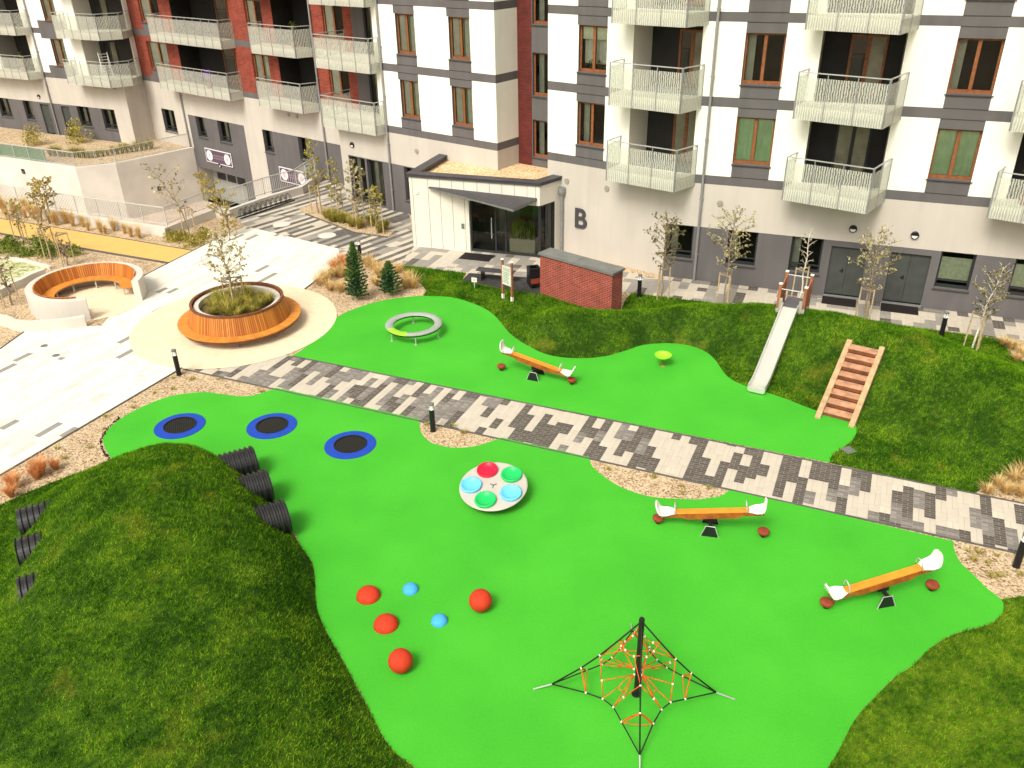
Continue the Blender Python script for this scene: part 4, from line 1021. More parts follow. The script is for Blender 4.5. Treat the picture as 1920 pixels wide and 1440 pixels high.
for k in range(3):
    zb = BANDS[k][0]-.12; zf = LZ[k][0]; zr = zb+1.66
    l = K+u2*(-2.53); r = K+u3*.9
    balcony([l, l+n2*1.05, K+u2*.66+n2*1.05, r], zr, zb, zf)
    for j in range(3):
        o = u3*7.16*j; a = Vector((11.24, 32.95))+o; b_ = Vector((10.77, 31.98))+o; c = Vector((13.22, 29.95))+o; d = Vector((14.28, 31.70))+o
        a = K+u3*(4.80+7.16*j); d = K+u3*(8.17+7.16*j)
        balcony([a, a+n2*.95, a+n2*.95+u2*3.2, d], zr, zb, zf)
    a = OB+uB*(-11.0); b_ = OB+uB*(-2.9); balcony([a, a+nB*.95, b_+nB*.95, b_], zr, zb, zf)
    a = OB+uB*(.15); b_ = OB+uB*(4.6); balcony([a, a+nB*.95, b_+nB*.95+uB*-.3, b_], zr, zb, zf)
    a = K+u2*(-21.1); balcony([a-n2*1.55, a+n2*.6, K+u2*(-16.95)+n2*.6, K+u2*(-16.9)], zr, zb, zf)
    a = OA+uA*.9; balcony([a, a+nA*1.0, cA+nA*1.0, cA+da*.25+na*.75, cA+da*LA*.95+na*.05], zr, zb, zf)
    a = OA+uA*(-8.9); b_ = OA+uA*(-3.25); balcony([a, a+nA*.9, b_+nA*.9-uA*.35, b_], zr, zb, zf)

# things standing on the balconies
def bistro_chair(loc, rz, label):
    t = thing('balcony_chair', label, 'chair', loc, rz, 'dark chairs on the balcony')
    mb = MB(); mb.lathe([(0, .44), (.2, .44), (.21, .46), (0, .465)], 16); mb.build('seat', 'black_metal', t)
    mb = MB(); mb.tube([(-.2*math.cos(a), .2*math.sin(a)*0+.16, .44+.0) for a in (0,)]+[(-.2, .16, .46), (-.2, .22, .8), (0, .24, .92), (.2, .22, .8), (.2, .16, .46)], .014); 
    for x in (-.1, 0, .1): mb.tube([(x, .17, .46), (x, .235, .9)], .008)
    mb.build('backrest', 'black_metal', t)
    for a, b in ((1, 1), (1, -1), (-1, 1), (-1, -1)):
        mb = MB(); mb.tube([(.14*a, .14*b, .44), (.2*a, .2*b, 0)], .012); mb.build('leg', 'black_metal', t)
q = K+u3*6.3+n3*.45; bistro_chair((q.x, q.y, LZ[0][0]), -.4, 'dark round chair at the left on the first floor balcony above the steel doors')
q = K+u3*7.5+n3*.35; bistro_chair((q.x, q.y, LZ[0][0]), .5, 'dark round chair at the right on the first floor balcony above the steel doors')
t = thing('clothes_airer', 'white folding clothes airer on the corner balcony of the far wing', 'clothes airer', tuple((OA+uA*4.7+nA*.5))+(LZ[0][0],), .6)
mb = MB()
for s in (-.3, .3): mb.tube([(s, 0, .0), (s, .45, 1.7)], .02)
for i in range(9): mb.tube([(-.3, .05+.045*i, .18*i+.15), (.3, .05+.045*i, .18*i+.15)], .014)
mb.build('frame', 'white_plastic', t)
mb = MB()
for s in (-.28, .28): mb.tube([(s, .8, .0), (s, .42, 1.6)], .016)
mb.build('leg', 'white_plastic', t)
t = thing('flower_pot', 'purple flowers in a pot on the long brick wing balcony', 'flower pot', tuple((OB+uB*(-5.6)+nB*.6))+(LZ[0][0],), 0)
mb = MB(); mb.lathe([(.0, 0), (.16, 0), (.22, .34), (.2, .34), (.18, .3), (0, .3)], 14); mb.build('pot', 'brick_rubber', t)
mb = MB()
for i in range(260):
    a = rw.uniform(0, 6.28); r = rw.uniform(0, .42); z = .75+rw.uniform(-.2, .45)*(1-r); c = Vector((r*math.cos(a), r*math.sin(a), z)); d = Vector((rw.uniform(-.06, .06), rw.uniform(-.06, .06), rw.uniform(-.05, .05)))
    mb.poly([c, c+d, c+Vector((-d.y, d.x, d.z))])
for i in range(8): mb.tube([(0, 0, .3), (rw.uniform(-.2, .2), rw.uniform(-.2, .2), .8)], .01, 4)
mb.build('flowers', 'purple', t)

def potted(q, z, label):
    t = thing('potted_plant', label, 'potted plant', (q.x, q.y, z), 0, 'potted plants on the balconies')
    mb = MB(); mb.lathe([(0, 0), (.15, 0), (.20, .32), (.18, .32), (.16, .28), (0, .28)], 14); mb.build('pot', 'brick_rubber', t)
    mb = MB()
    for i in range(150):
        a = rw.uniform(0, 6.28); f_ = rw.random(); h = rw.uniform(.35, 1.35); c = Vector((.28*f_*math.cos(a), .28*f_*math.sin(a), h)); d = Vector((rw.uniform(-.07, .07), rw.uniform(-.07, .07), rw.uniform(-.03, .08))); mb.poly([c, c+d, c+Vector((-d.y*.6, d.x*.6, .03))])
    mb.tube([(0, 0, .28), (0.02, 0, 1.2)], .012, 5); mb.build('leaves', 'shrub_green', t)
potted(K+u3*12.75+n3*.55, LZ[0][0], 'leafy potted plant on the first floor balcony cut by the right edge')
potted(OA+uA*(-4.6)+nA*.45, LZ[0][0], 'leafy potted plant on the lower balcony of the far wing at the left edge')
potted(OB+uB*3.6+nB*.45, LZ[1][0], 'leafy potted plant on the short brick wing balcony of the second floor')

# ------------------------------------------------------------------ entrance porch
PO = Vector((-4.64, 39.37)); PE = Vector((1.41, 37.31)); up_ = (PE-PO).normalized(); np_ = Vector((up_.y, -up_.x)); PL = (PE-PO).length
if np_.y > 0: np_ = -np_
PT = 3.58
EP = thing('entrance_porch', 'flat roofed beige entrance porch with slate canopy, gravel roof and glass doors', 'entrance', (PO.x, PO.y, 0))
pl_back = K+u2*(-14.6); pr_back = K+u2*(-5.62)
LB = PO-np_*3.6; LB = K+u2*((LB-K).dot(u2)); dl = (LB-PO).normalized()
RB = PE-np_*1.3; RB = K+u2*(-5.65); 
mb = MB()
gs0, gs1 = 2.95, PL
def pq(a, b, z0, z1, mi, O=PO, u=up_, n=np_, e=0): mb.poly([pt(O, u, n, a, e, z0), pt(O, u, n, b, e, z0), pt(O, u, n, b, e, z1), pt(O, u, n, a, e, z1)], mi)
pq(0, gs0, 0, PT-.1, 0); pq(gs0, PL, 2.50, PT-.1, 0)
mb.quad((PO.x, PO.y, 0), (LB.x, LB.y, 0), (LB.x, LB.y, PT-.1), (PO.x, PO.y, PT-.1), 0)
dr = (RB-PE).normalized(); Lr = (RB-PE).length; nr = Vector((dr.y, -dr.x))
mb.quad((PE.x, PE.y, 2.5), (RB.x, RB.y, 2.5), (RB.x, RB.y, PT-.1), (PE.x, PE.y, PT-.1), 0)
mb.quad(*[pt(PE, dr, nr, s, 0, z) for s, z in ((Lr*.72, 0), (Lr, 0), (Lr, 2.5), (Lr*.72, 2.5))], 0)
# reveals round the glazing
mb.quad(pt(PO, up_, np_, gs0, 0, 0), pt(PO, up_, np_, gs0, -.25, 0), pt(PO, up_, np_, gs0, -.25, 2.5), pt(PO, up_, np_, gs0, 0, 2.5), 0)
mb.quad(pt(PO, up_, np_, gs0, 0, 2.5), pt(PO, up_, np_, gs0, -.4, 2.5), pt(PO, up_, np_, PL, -.4, 2.5), pt(PO, up_, np_, PL, 0, 2.5), 0)
for i, s in enumerate([.16, .95, 1.55, 2.15, 2.75]): mb.beam(pt(PO, up_, np_, s, .002, .02), pt(PO, up_, np_, s, .002, PT-.12), .014, .01, upv=(up_.x, up_.y, 0), mi=1)
for i, s in enumerate([3.4, 4.0, 4.6, 5.2, 5.8, 6.2]): mb.beam(pt(PO, up_, np_, s, .002, 2.52), pt(PO, up_, np_, s, .002, PT-.12), .014, .01, upv=(up_.x, up_.y, 0), mi=1)
mb.build('wall', ['cladding', 'groove'], EP, world=True)
rp_ = [PO, PE, RB, K+u2*(-6.38), K+u2*(-6.38)-n2*1.64, K+u2*CS1-n2*1.64, K+u2*CS1, LB]
mb = MB(); mb.flat([tuple(p) for p in rp_], PT-.28, 0); mb.build('roof', 'roof_pebbles', EP, world=True)
def coping(a, b, w=.42, z=PT, over=.06, mb=None):
    d = (b-a).normalized(); n = Vector((d.y, -d.x))
    cen = sum(rp_, Vector((0, 0)))/len(rp_)
    if n.dot(a-cen) < 0: n = -n
    mb.prism([tuple(a+n*over), tuple(b+n*over), tuple(b-n*(w-over)), tuple(a-n*(w-over))], z-.17, z-.04, 0)
    mb.prism([tuple(a+n*over*1.6), tuple(b+n*over*1.6), tuple(b-n*w), tuple(a-n*w)], z-.04, z, 0)
mb = MB(); coping(LB-dl*0, PO-(LB-PO).normalized()*0+up_*0, mb=mb, z=PT+.006); coping(PO-up_*.08, PE+up_*.08, mb=mb); coping(PE, RB, mb=mb, z=PT+.009); mb.build('coping', 'coping', EP, world=True)
# glazed front
def gl_frame(O, u, n, a, b, z0, z1, vs, e=-.18):
    w = MB()
    for s in vs: quadbox(w, O, u, n, s-.04, s+.04, z0, z1, e-.04, e+.04)
    quadbox(w, O, u, n, a, b, z0, z0+.12, e-.035, e+.035); quadbox(w, O, u, n, a, b, z1-.1, z1, e-.035, e+.035)
    return w
w = gl_frame(PO, up_, np_, gs0, PL-.02, .0, 2.5, [gs0+.04, gs0+1.25, gs0+1.75, PL-.08])
quadbox(w, PO, up_, np_, gs0+1.25, gs0+1.75, 1.0, 1.1, -.21, -.15)
ed = w.build('entrance_door', 'dark_frame', EP, world=True)
g = MB()
for a, b in ((gs0+.08, gs0+1.21), (gs0+1.29, gs0+1.71), (gs0+1.79, PL-.12)): g.quad(*[pt(PO, up_, np_, s, -.18, z) for s, z in ((a, .12), (b, .12), (b, 2.4), (a, 2.4))])
g.build('pane', 'pane_glass', ed, world=True)
hb = MB(); hb.tube([pt(PO, up_, np_, gs0+1.08, -.06, .75), pt(PO, up_, np_, gs0+1.08, -.06, 1.75)], .022, 8)
for z in (.85, 1.65): hb.tube([pt(PO, up_, np_, gs0+1.08, -.06, z), pt(PO, up_, np_, gs0+1.08, -.15, z)], .014)
hb.build('handle', 'rail_steel', ed, world=True)
w = gl_frame(PE, dr, nr, .02, Lr*.72, 0, 2.5, [.1, Lr*.36, Lr*.70], e=-.1); sg = w.build('side_window', 'dark_frame', EP, world=True)
g = MB(); g.quad(*[pt(PE, dr, nr, s, -.1, z) for s, z in ((.1, .12), (Lr*.7, .12), (Lr*.7, 2.4), (.1, 2.4))]); g.build('pane', 'pane_glass', sg, world=True)
# inside of the hall
mb = MB(); q = [PO-np_*.2+up_*2.7, PE-np_*.3, RB-dr*.1, LB+u2*3.2]
mb.flat([tuple(PO+up_*.05-np_*.1), tuple(PE-up_*.02-np_*.1), tuple(RB-dr*.05), tuple(LB+u2*.1)], .012, 0)
mb.flat([tuple(PO+up_*.05), tuple(PE-up_*.02), tuple(RB), tuple(LB)], 2.62, 0)
for f_ in range(len(mb.f)): pass
mb.build('hall_interior', 'hall_grey', EP, world=True)
# canopy
c1 = G(804.7, 350.7, 3.0).to_2d(); c1 = PO+up_*((c1-PO).dot(up_)); c2 = PO+up_*(PL-.12); c3 = c2+np_*1.75-up_*.55
mb = MB()
def slant(mb, pts, zt, th):
    n = len(pts)
    top = [(p.x, p.y, z) for p, z in zip(pts, zt)]; bot = [(p.x, p.y, z-t) for p, z, t in zip(pts, zt, th)]
    mb.poly(top, 0); mb.poly(bot[::-1], 1)
    for i in range(n): mb.quad(bot[i], bot[(i+1) % n], top[(i+1) % n], top[i], 1)
slant(mb, [c1+np_*.0, c1+np_*.14, c3, c2], [3.02, 3.0, 2.80, 2.86], [.05, .05, .10, .14])
mb.build('canopy', ['coping', 'coping_grey'], EP, world=True)
for (s, z) in ((2.62, 1.25),):
    mb = MB(); quadbox(mb, PO, up_, np_, s-.07, s+.07, z-.12, z+.12, 0, .03); mb.build('intercom', 'coping_grey', EP, world=True)
mb = MB(); quadbox(mb, PO, up_, np_, .30, .46, 2.62, 2.74, 0, .05); mb.build('sensor', 'white_plastic', EP, world=True)
# hopper and downpipe at the right of the porch
hp = K+u2*(-5.48)+n2*.14
mb = MB(); mb.tube([(hp.x, hp.y, .03), (hp.x, hp.y, 2.7)], .07, 12); mb.lathe([(.07, 2.7), (.16, 2.88), (.16, 3.12), (.14, 3.12), (.12, 2.9)], 12, c=(hp.x, hp.y, 0)); mb.build('downpipe', 'galv', EP, world=True)
# mats and planter trough
m_ = PO+up_*(gs0+.55)+np_*.62
mb = MB(); mb.box((0, 0, .012), (1.5, .85, .02), rz=math.atan2(up_.y, up_.x)); d = mb.build('door_mat', 'mat_black', bevel=.004); d.location = (m_.x, m_.y, .01); tag(d, 'dark brown door mat in front of the glass entrance', 'door mat')
tr_ = thing('planter_trough', 'beige trough of tall green leaves behind the entrance glass', 'planter', tuple(PO+up_*(gs0+2.50)-np_*.52)+(.012,), math.atan2(up_.y, up_.x))
mb = MB(); mb.box((0, 0, .375), (1.25, .5, .75)); mb.build('trough', 'trough', tr_, bevel=.01)
mb = MB()
for i in range(140):
    x, y = rw.uniform(-.58, .58), rw.uniform(-.2, .2); h = rw.uniform(.5, 1.0); dx = rw.uniform(-.08, .08); w = .02; mb.poly([(x-w, y, .74), (x+w, y, .74), (x+dx+w, y, .74+h*.6), (x+dx*1.6, y, .74+h), (x+dx-w, y, .74+h*.6)])
mb.build('leaves', 'leaf_green_in', tr_) if 'leaf_green_in' in MATS else mb.build('leaves', 'shrub_green', tr_)
for a, b, c, d in doors3:
    p = pt(K, u3, n3, (a+b)/2-.05, .48, .02); mb = MB(); mb.box((0, 0, 0), (b-a-.05, .80, .02), rz=math.atan2(u3.y, u3.x)); o = mb.build('door_mat', 'mat_black'); o.location = p
    tag(o, 'black mat below the '+('left' if a < 8 else 'right')+' grey steel double door', 'door mat')
# letter on the wall
cu = bpy.data.curves.new('letter', 'FONT'); cu.body = 'B'; cu.size = 1.28; cu.extrude = .03; cu.offset = .022; cu.align_x = 'CENTER'
tmp = bpy.data.objects.new('tmp', cu); COL.objects.link(tmp); bpy.context.view_layer.update()
me = bpy.data.meshes.new_from_object(tmp.evaluated_get(bpy.context.evaluated_depsgraph_get())); bpy.data.objects.remove(tmp)
me.materials.clear(); me.materials.append(MATS['coping'])
o = bpy.data.objects.new('letter_sign', me); COL.objects.link(o)
b3 = Matrix(((u2.x, 0, n2.x, 0), (u2.y, 0, n2.y, 0), (0, 1, 0, 0), (0, 0, 0, 1)))
p = pt(K, u2, n2, -4.50, .035, 1.37); o.matrix_world = Matrix.Translation(p) @ b3
tag(o, 'large dark grey letter B on the beige wall right of the entrance', 'sign')

# garage signs
def gsign(O, u, n, s0, s1, z0, z1, label):
    loc = pt(O, u, n, (s0+s1)/2, .04, (z0+z1)/2); t = thing('garage_sign', label, 'sign', loc, 0, 'dark signs with round white discs over the garage')
    o0 = Vector((0, 0)); w, h = (s1-s0)/2, (z1-z0)/2; mb = MB(); quadbox(mb, o0, u, n, -w, w, -h, h, 0, .03, 0); mb.build('backing', 'sign_white', t)
    mb = MB(); quadbox(mb, o0, u, n, -w+.06, w-.06, -h+.06, h-.06, .03, .038, 0); mb.build('panel', 'sign_dark', t)
    for s in (-w+.5, w-.5):
        mb = MB(); c = [pt(o0, u, n, s+.36*math.cos(a), .045, .36*math.sin(a)) for a in [i*math.pi/12 for i in range(24)]]; mb.poly(c)
        c2 = [pt(o0, u, n, s+.13*math.cos(a), .049, .16*math.sin(a)) for a in [i*math.pi/6 for i in range(12)]]; mb.poly(c2, 1)
        mb.build('disc', ['sign_white', 'disc_pink'], t)
    mb = MB()
    for zz in (.08, -.1):
        s = -w+1.0
        while s < w-1.0: L = rw.choice([.1, .16, .22]); quadbox(mb, o0, u, n, s, min(s+L, w-.95), zz-.05, zz+.05, .038, .042); s += L+.07
    mb.build('lettering', 'sign_letters', t)
mat('disc_pink', (.70, .45, .52), .6); mat('sign_letters', (.22, .16, .20), .6)
gsign(OB, uB, nB, -8.5, -5.4, -.68, .28, 'dark sign with two white discs above the garage door')
gsign(OB, uB, nB, -.15, 2.6, -.75, .2, 'dark sign with two white discs low on the grey wall behind the ramp railing')

# ------------------------------------------------------------------ ramp walls, parapets, railings
def wall_run(mb, pts, z0, z1, w, side=1, mi=0):
    pts = [Vector(p[:2]) for p in pts]; L = []; Rr_ = []
    for i, p in enumerate(pts):
        d = (pts[min(i+1, len(pts)-1)]-pts[max(i-1, 0)]).normalized(); n = Vector((-d.y, d.x))*side
        L.append(p); Rr_.append(p+n*w)
    mb.prism([tuple(p) for p in L]+[tuple(p) for p in Rr_[::-1]], z0, z1, mi)
def railing(pts, z, h, label, group=None, step=.12, name='railing', endpost=True):
    pts = [Vector(p[:2]) for p in pts]; t = thing(name, label, 'railing', (pts[0].x, pts[0].y, z), 0, group)
    rl = MB(); br = MB(); ps = MB()
    for a, b in zip(pts, pts[1:]):
        rl.beam((a.x, a.y, z+h), (b.x, b.y, z+h), .045, .045); rl.beam((a.x, a.y, z+.1), (b.x, b.y, z+.1), .03, .03)
        L = (b-a).length; n = max(1, int(L/step)); d = (b-a)/L
        for i in range(1, n): c = a+d*L*i/n; br.beam((c.x, c.y, z+.1), (c.x, c.y, z+h-.02), .016, .016, upv=(d.x, d.y, 0))
        m = max(1, round(L/1.6))
        for i in range(m+1): c = a+d*L*i/m; ps.beam((c.x, c.y, z), (c.x, c.y, z+h), .04, .04, upv=(d.x, d.y, 0))
    rl.build('rail', 'rail_light', t, world=True); o = br.build('bars', 'rail_light', t, world=True); ps.build('posts', 'rail_light', t, world=True)
    return t
rf = [Vector(p) for p in ramp_far]
mb = MB(); wall_run(mb, rf[:-1]+[OB+uB*(-9.95)+nB*.06], -3.75, .10, .28, 1 if (rf[1]-rf[0]).cross(Vector((0, 1))) > 0 else -1)
tag(mb.build('retaining_wall', 'concrete'), 'tall beige concrete retaining wall below the planted terrace', 'wall')
for p, lab in (((43, 321), 'left'), ((298, 352), 'right')):
    pass
mb = MB(); pn_l = [Vector(p) for p in par_l]+[Vector(par_c[0])]; 
wall_run(mb, pn_l, -3.75, .45, .26, -1)
tag(mb.build('parapet_wall', 'concrete_light'), 'low white V shaped parapet in front of the ramp by the tan path', 'wall')
pr = [Vector(p) for p in par_r]
mb = MB(); wall_run(mb, [Vector(par_c[0])+Vector((.1, .15))]+pr, -3.75, .45, .26, -1)
tag(mb.build('parapet_wall', 'concrete_light'), 'straight white parapet behind the cycle stand', 'wall')
off = lambda P, w: [p+Vector((-w, w*.3)) for p in P]
railing([p+Vector((.0, .14)) for p in [Vector(q) for q in par_l]]+[Vector(par_c[0])+Vector((-.12, .05))], .45, .95, 'grey bar railing on the low V shaped parapet', 'grey bar railings of the ramp')
railing([p+Vector((-.12, .06)) for p in pr], .45, .95, 'grey bar railing on the parapet behind the cycle stand', 'grey bar railings of the ramp')
rr_ = [p+Vector((0, .14)) for p in rf[:-1]]+[OB+uB*(-10.15)+nB*.2]
railing(rr_, .10, .95, 'grey bar railing along the top of the retaining wall', 'grey bar railings of the ramp')
# green mesh behind the terrace railing
mat('green_mesh', (.14, .24, .13), .8, .1, 3)
mb = MB(); a, b = rf[1]-(rf[2]-rf[1]), rf[1].lerp(rf[2], .62); mb.prism([(a.x, a.y+.20), (b.x, b.y+.20), (b.x, b.y+.22), (a.x, a.y+.22)], .14, .95)
tag(mb.build('privacy_screen', 'green_mesh'), 'green mesh screen tied behind the terrace railing', 'screen')
# terrace planting bed and paving
tb = [rf[0]+Vector((0, .3)), rf[1]+Vector((0, .3)), rf[2]+Vector((0, .3)), rf[3]+Vector((-.3, .2))]
# square wall lights on the retaining wall
def sq_light(px, label):
    # on the concrete wall face
    best = None
    d = rt*((px[0]-960)/F) + up*((720-px[1])/F) + fw
    for a, b in zip(rf, rf[1:]):
        ab = b-a; n = Vector((ab.y, -ab.x)); t = n.dot(a)/(n.x*d[0]+n.y*d[1]); q = Vector((d[0]*t, d[1]*t)); s = (q-a).dot(ab)/ab.dot(ab)
        if 0 <= s <= 1: best = (q, H+d[2]*t, ab.normalized())
    q, z, u_ = best; n = Vector((u_.y, -u_.x)); 
    t = thing('wall_light', label, 'light', (q.x, q.y, z), 0, 'square lights on the concrete wall'); o0 = Vector((0, 0))
    mb = MB(); quadbox(mb, o0, u_, n, -.15, .15, -.15, .15, -.02, .05); mb.build('housing', 'dark_frame', t)
    mb = MB(); quadbox(mb, o0, u_, n, -.1, .1, -.1, -.02, .05, .06); mb.build('lens', 'coping_grey', t)
sq_light((44, 321), 'small square dark light on the concrete wall nearer the left edge'); sq_light((299, 353), 'small square dark light on the concrete wall below the garage end')

# ------------------------------------------------------------------ curved bench nook and garden walls
seatc = bench_c
A0, A1 = R_(-38), R_(238)
arcp = lambda r, a: bench_c+Vector((math.cos(a), math.sin(a)))*r
bw = thing('curved_bench', 'curved wooden slat bench lining a round white wall', 'bench', (bench_c.x, bench_c.y, 0))
def arcwall(r0, r1, z0, z1, a0, a1, n=48):
    mb = MB(); P = [tuple(arcp(r0, a0+(a1-a0)*i/n)) for i in range(n+1)]+[tuple(arcp(r1, a1+(a0-a1)*i/n)) for i in range(n+1)]; mb.prism(P, z0, z1); return mb
bA0, bA1 = R_(12), R_(284)
tag(arcwall(1.98, 2.28, 0, .90, R_(-4), R_(294)).build('round_wall', 'concrete_light'), 'round white wall wrapping the curved wooden bench', 'wall')
sb_ = MB(); N = 104
for i in range(N):
    a = bA0+(bA1-bA0)*i/N; b = a+(bA1-bA0)/N*.76
    p, q = arcp(1.93, a), arcp(1.93, b); p1, q1 = arcp(1.77, a), arcp(1.77, b); p2, q2 = arcp(1.81, a), arcp(1.81, b); pp, qq = arcp(1.97, a), arcp(1.97, b)
    sb_.hexa([(p1.x, p1.y, .42), (q1.x, q1.y, .42), (q2.x, q2.y, .42), (p2.x, p2.y, .42), (p.x, p.y, .96), (q.x, q.y, .96), (qq.x, qq.y, .96), (pp.x, pp.y, .96)])
sb_.build('backrest', 'thermo_wood', bw, world=True)
arcwall(1.945, 1.965, .40, .92, bA0, bA1).build('backing', 'thermo_dark', bw, world=True)  # dark sheet added before the white wall, paints shade into the slat gaps
sb_ = MB()
for i in range(N):
    a = bA0+(bA1-bA0)*i/N; b = a+(bA1-bA0)/N*.88
    sb_.prism([tuple(arcp(1.28, a)), tuple(arcp(1.76, a)), tuple(arcp(1.76, b)), tuple(arcp(1.28, b))], .40, .45)
sb_.build('seat', 'thermo_seat', bw, world=True)
for i in range(7):
    a = bA0+(bA1-bA0)*(i+.3)/7; mb = MB(); p, q = arcp(1.36, a), arcp(1.85, a); mb.beam((p.x, p.y, .37), (q.x, q.y, .37), .05, .05); mb.beam((p.x, p.y, .0), (p.x, p.y, .37), .05, .05, upv=(1, 0, 0)); mb.build('bracket', 'rail_steel', bw, world=True)
def low_wall(pxs, z, label, w=.22, smooth=True):
    P = PX(pxs, z); P = catmull(P, 6) if smooth else P; mb = MB(); wall_run(mb, P, 0, z, w, 1); return tag(mb.build('garden_wall', 'concrete_light'), label, 'wall')
low_wall([(-60, 585), (0, 594), (21, 602), (50, 605), (83, 603), (120, 600), (158, 594)], .42, 'low curved white wall in front of the round bench wall')
low_wall([(-60, 572), (0, 544), (20, 532), (42, 523), (62, 513), (84, 505)], .35, 'low white wall between the grass paving and the bench garden')
low_wall([(-60, 478), (0, 484), (20, 484), (42, 487), (66, 493), (92, 500)], .14, 'thin white kerb wall behind the grass paving', .14)

# ------------------------------------------------------------------ round planter
sc_ = Vector((-10.57, 30.38)); tc_ = sc_
pt_ = thing('round_planter', 'big round planter with a conical orange slat backrest and ring seat', 'planter', (sc_.x, sc_.y, .022))
mb = MB(); N = 150
for i in range(N):
    a = 2*math.pi*i/N; b = a+2*math.pi/N*.76; q = lambda r, t, z: (r*math.cos(t), r*math.sin(t), z)
    mb.hexa([q(1.93, a, .42), q(1.93, b, .42), q(1.89, b, .42), q(1.89, a, .42), q(1.73, a, 1.14), q(1.73, b, 1.14), q(1.69, b, 1.14), q(1.69, a, 1.14)])
mb.build('backrest', 'thermo_wood', pt_)
mb = MB(); mb.lathe([(1.90, .40), (1.70, 1.12)], 60); mb.build('backing', 'thermo_dark', pt_)  # added dark cone, hides the pale basin so gaps between slats look shaded
mb = MB()
mb.lathe([(1.66, 1.10), (1.66, 1.165), (1.76, 1.165), (1.76, 1.10)], 72); mb.build('top_ring', 'thermo_dark', pt_)
mb = MB(); N = 170
for i in range(N):
    a = 2*math.pi*i/N; b = a+2*math.pi/N*.86; q = lambda r, t: (r*math.cos(t), r*math.sin(t))
    mb.prism([q(1.94, a), q(2.32, a), q(2.32, b), q(1.94, b)], .39, .44)
mb.build('seat', 'thermo_seat', pt_)
mb = MB(); mb.lathe([(2.30, .385), (2.22, .24), (2.16, .24), (2.16, .38)], 72); mb.build('seat_rim', 'thermo_dark', pt_)
mb = MB(); mb.lathe([(1.64, 0), (1.62, 1.06), (1.44, 1.06), (1.42, .6)], 72, cap0=True); mb.build('basin', 'concrete_light', pt_, smooth=False)
mb = MB(); mb.lathe([(0, .88), (1.43, .84)], 40); mb.build('soil', 'soil', pt_)
for i in range(8):
    a = 2*math.pi*i/8+.2; mb = MB(); mb.beam((1.9*math.cos(a), 1.9*math.sin(a), 0), (1.9*math.cos(a), 1.9*math.sin(a), .38), .06, .06, upv=(1, 0, 0)); mb.beam((1.62*math.cos(a), 1.62*math.sin(a), .35), (2.2*math.cos(a), 2.2*math.sin(a), .35), .05, .05); mb.build('bracket', 'galv', pt_)

# ------------------------------------------------------------------ bollards
def make_bollard():
    t = thing('bollard_light', 'x', 'bollard', group='dark bollard lights')
    mb = MB(); mb.lathe([(.095, 0), (.085, .02), (.085, .78)], 20, cap0=True, cap1=True); mb.build('post', 'black_metal', t, smooth=False)
    mb = MB(); mb.lathe([(.07, .78), (.07, .94)], 20); mb.lathe([(.083, .78), (.083, .80)], 20, cap1=True); mb.build('lamp', 'lamp_glass', t)
    mb = MB()
    for k in range(3): mb.box((.075*math.cos(k*2.09), .075*math.sin(k*2.09), .86), (.012, .012, .17))
    mb.build('strut', 'black_metal', t)
    mb = MB(); mb.lathe([(.088, .94), (.088, .985), (.07, 1.0), (0, 1.0)], 20, cap0=True); mb.build('cap', 'coping_grey', t)
    return t
bol = make_bollard()
for (x, y), z, lab in [((336, 703), 0, 'dark bollard light at the plaza corner below the round planter'), ((812, 808), 0, 'dark bollard light in the half round gravel bed by the path'), ((1905, 1062), 0, 'dark bollard light in the gravel at the right edge of the picture'), ((676, 488), 0, 'dark bollard light beside the taller conifer'), ((1198, 558), 0, 'dark bollard light right of the low brick wall'), ((1764, 632), 0, 'dark bollard light behind the grass ridge near the second steel door')]:
    p = G(x, y, z); z = .02 if (x in (1198, 1764)) else 0; place(bol, USED, (p.x, p.y, z), 0, lab)

# ------------------------------------------------------------------ ground trampolines
def make_tramp():
    t = thing('ground_trampoline', 'x', 'trampoline', group='round trampolines set in the green surface')
    mb = MB(); mb.lathe([(.78, .015), (.775, .03), (.52, .032), (.49, .05), (.485, .05)], 64); mb.build('ring', 'blue_ring', t)
    mb = MB(); mb.lathe([(.5, .045), (.5, .062), (.465, .062), (.46, .03)], 64); mb.build('rim', 'black_metal', t)
    mb = MB(); mb.lathe([(0, .022), (.47, .036)], 40); mb.build('net', 'net_black', t)
    return t
tr0 = make_tramp()
for (x, y), rz, lab in [((337.5, 799.5), .3, 'blue ringed ground trampoline nearest the plaza, leftmost of three'), ((510, 799.5), 1.1, 'blue ringed ground trampoline in the middle of the three'), ((657, 835), .7, 'blue ringed ground trampoline closest to the picnic-like bowl table')]:
    p = G(x, y); place(tr0, USED, (p.x, p.y, .0), rz, lab if 'picnic' not in lab else 'blue ringed ground trampoline closest to the tilted bowl disc')

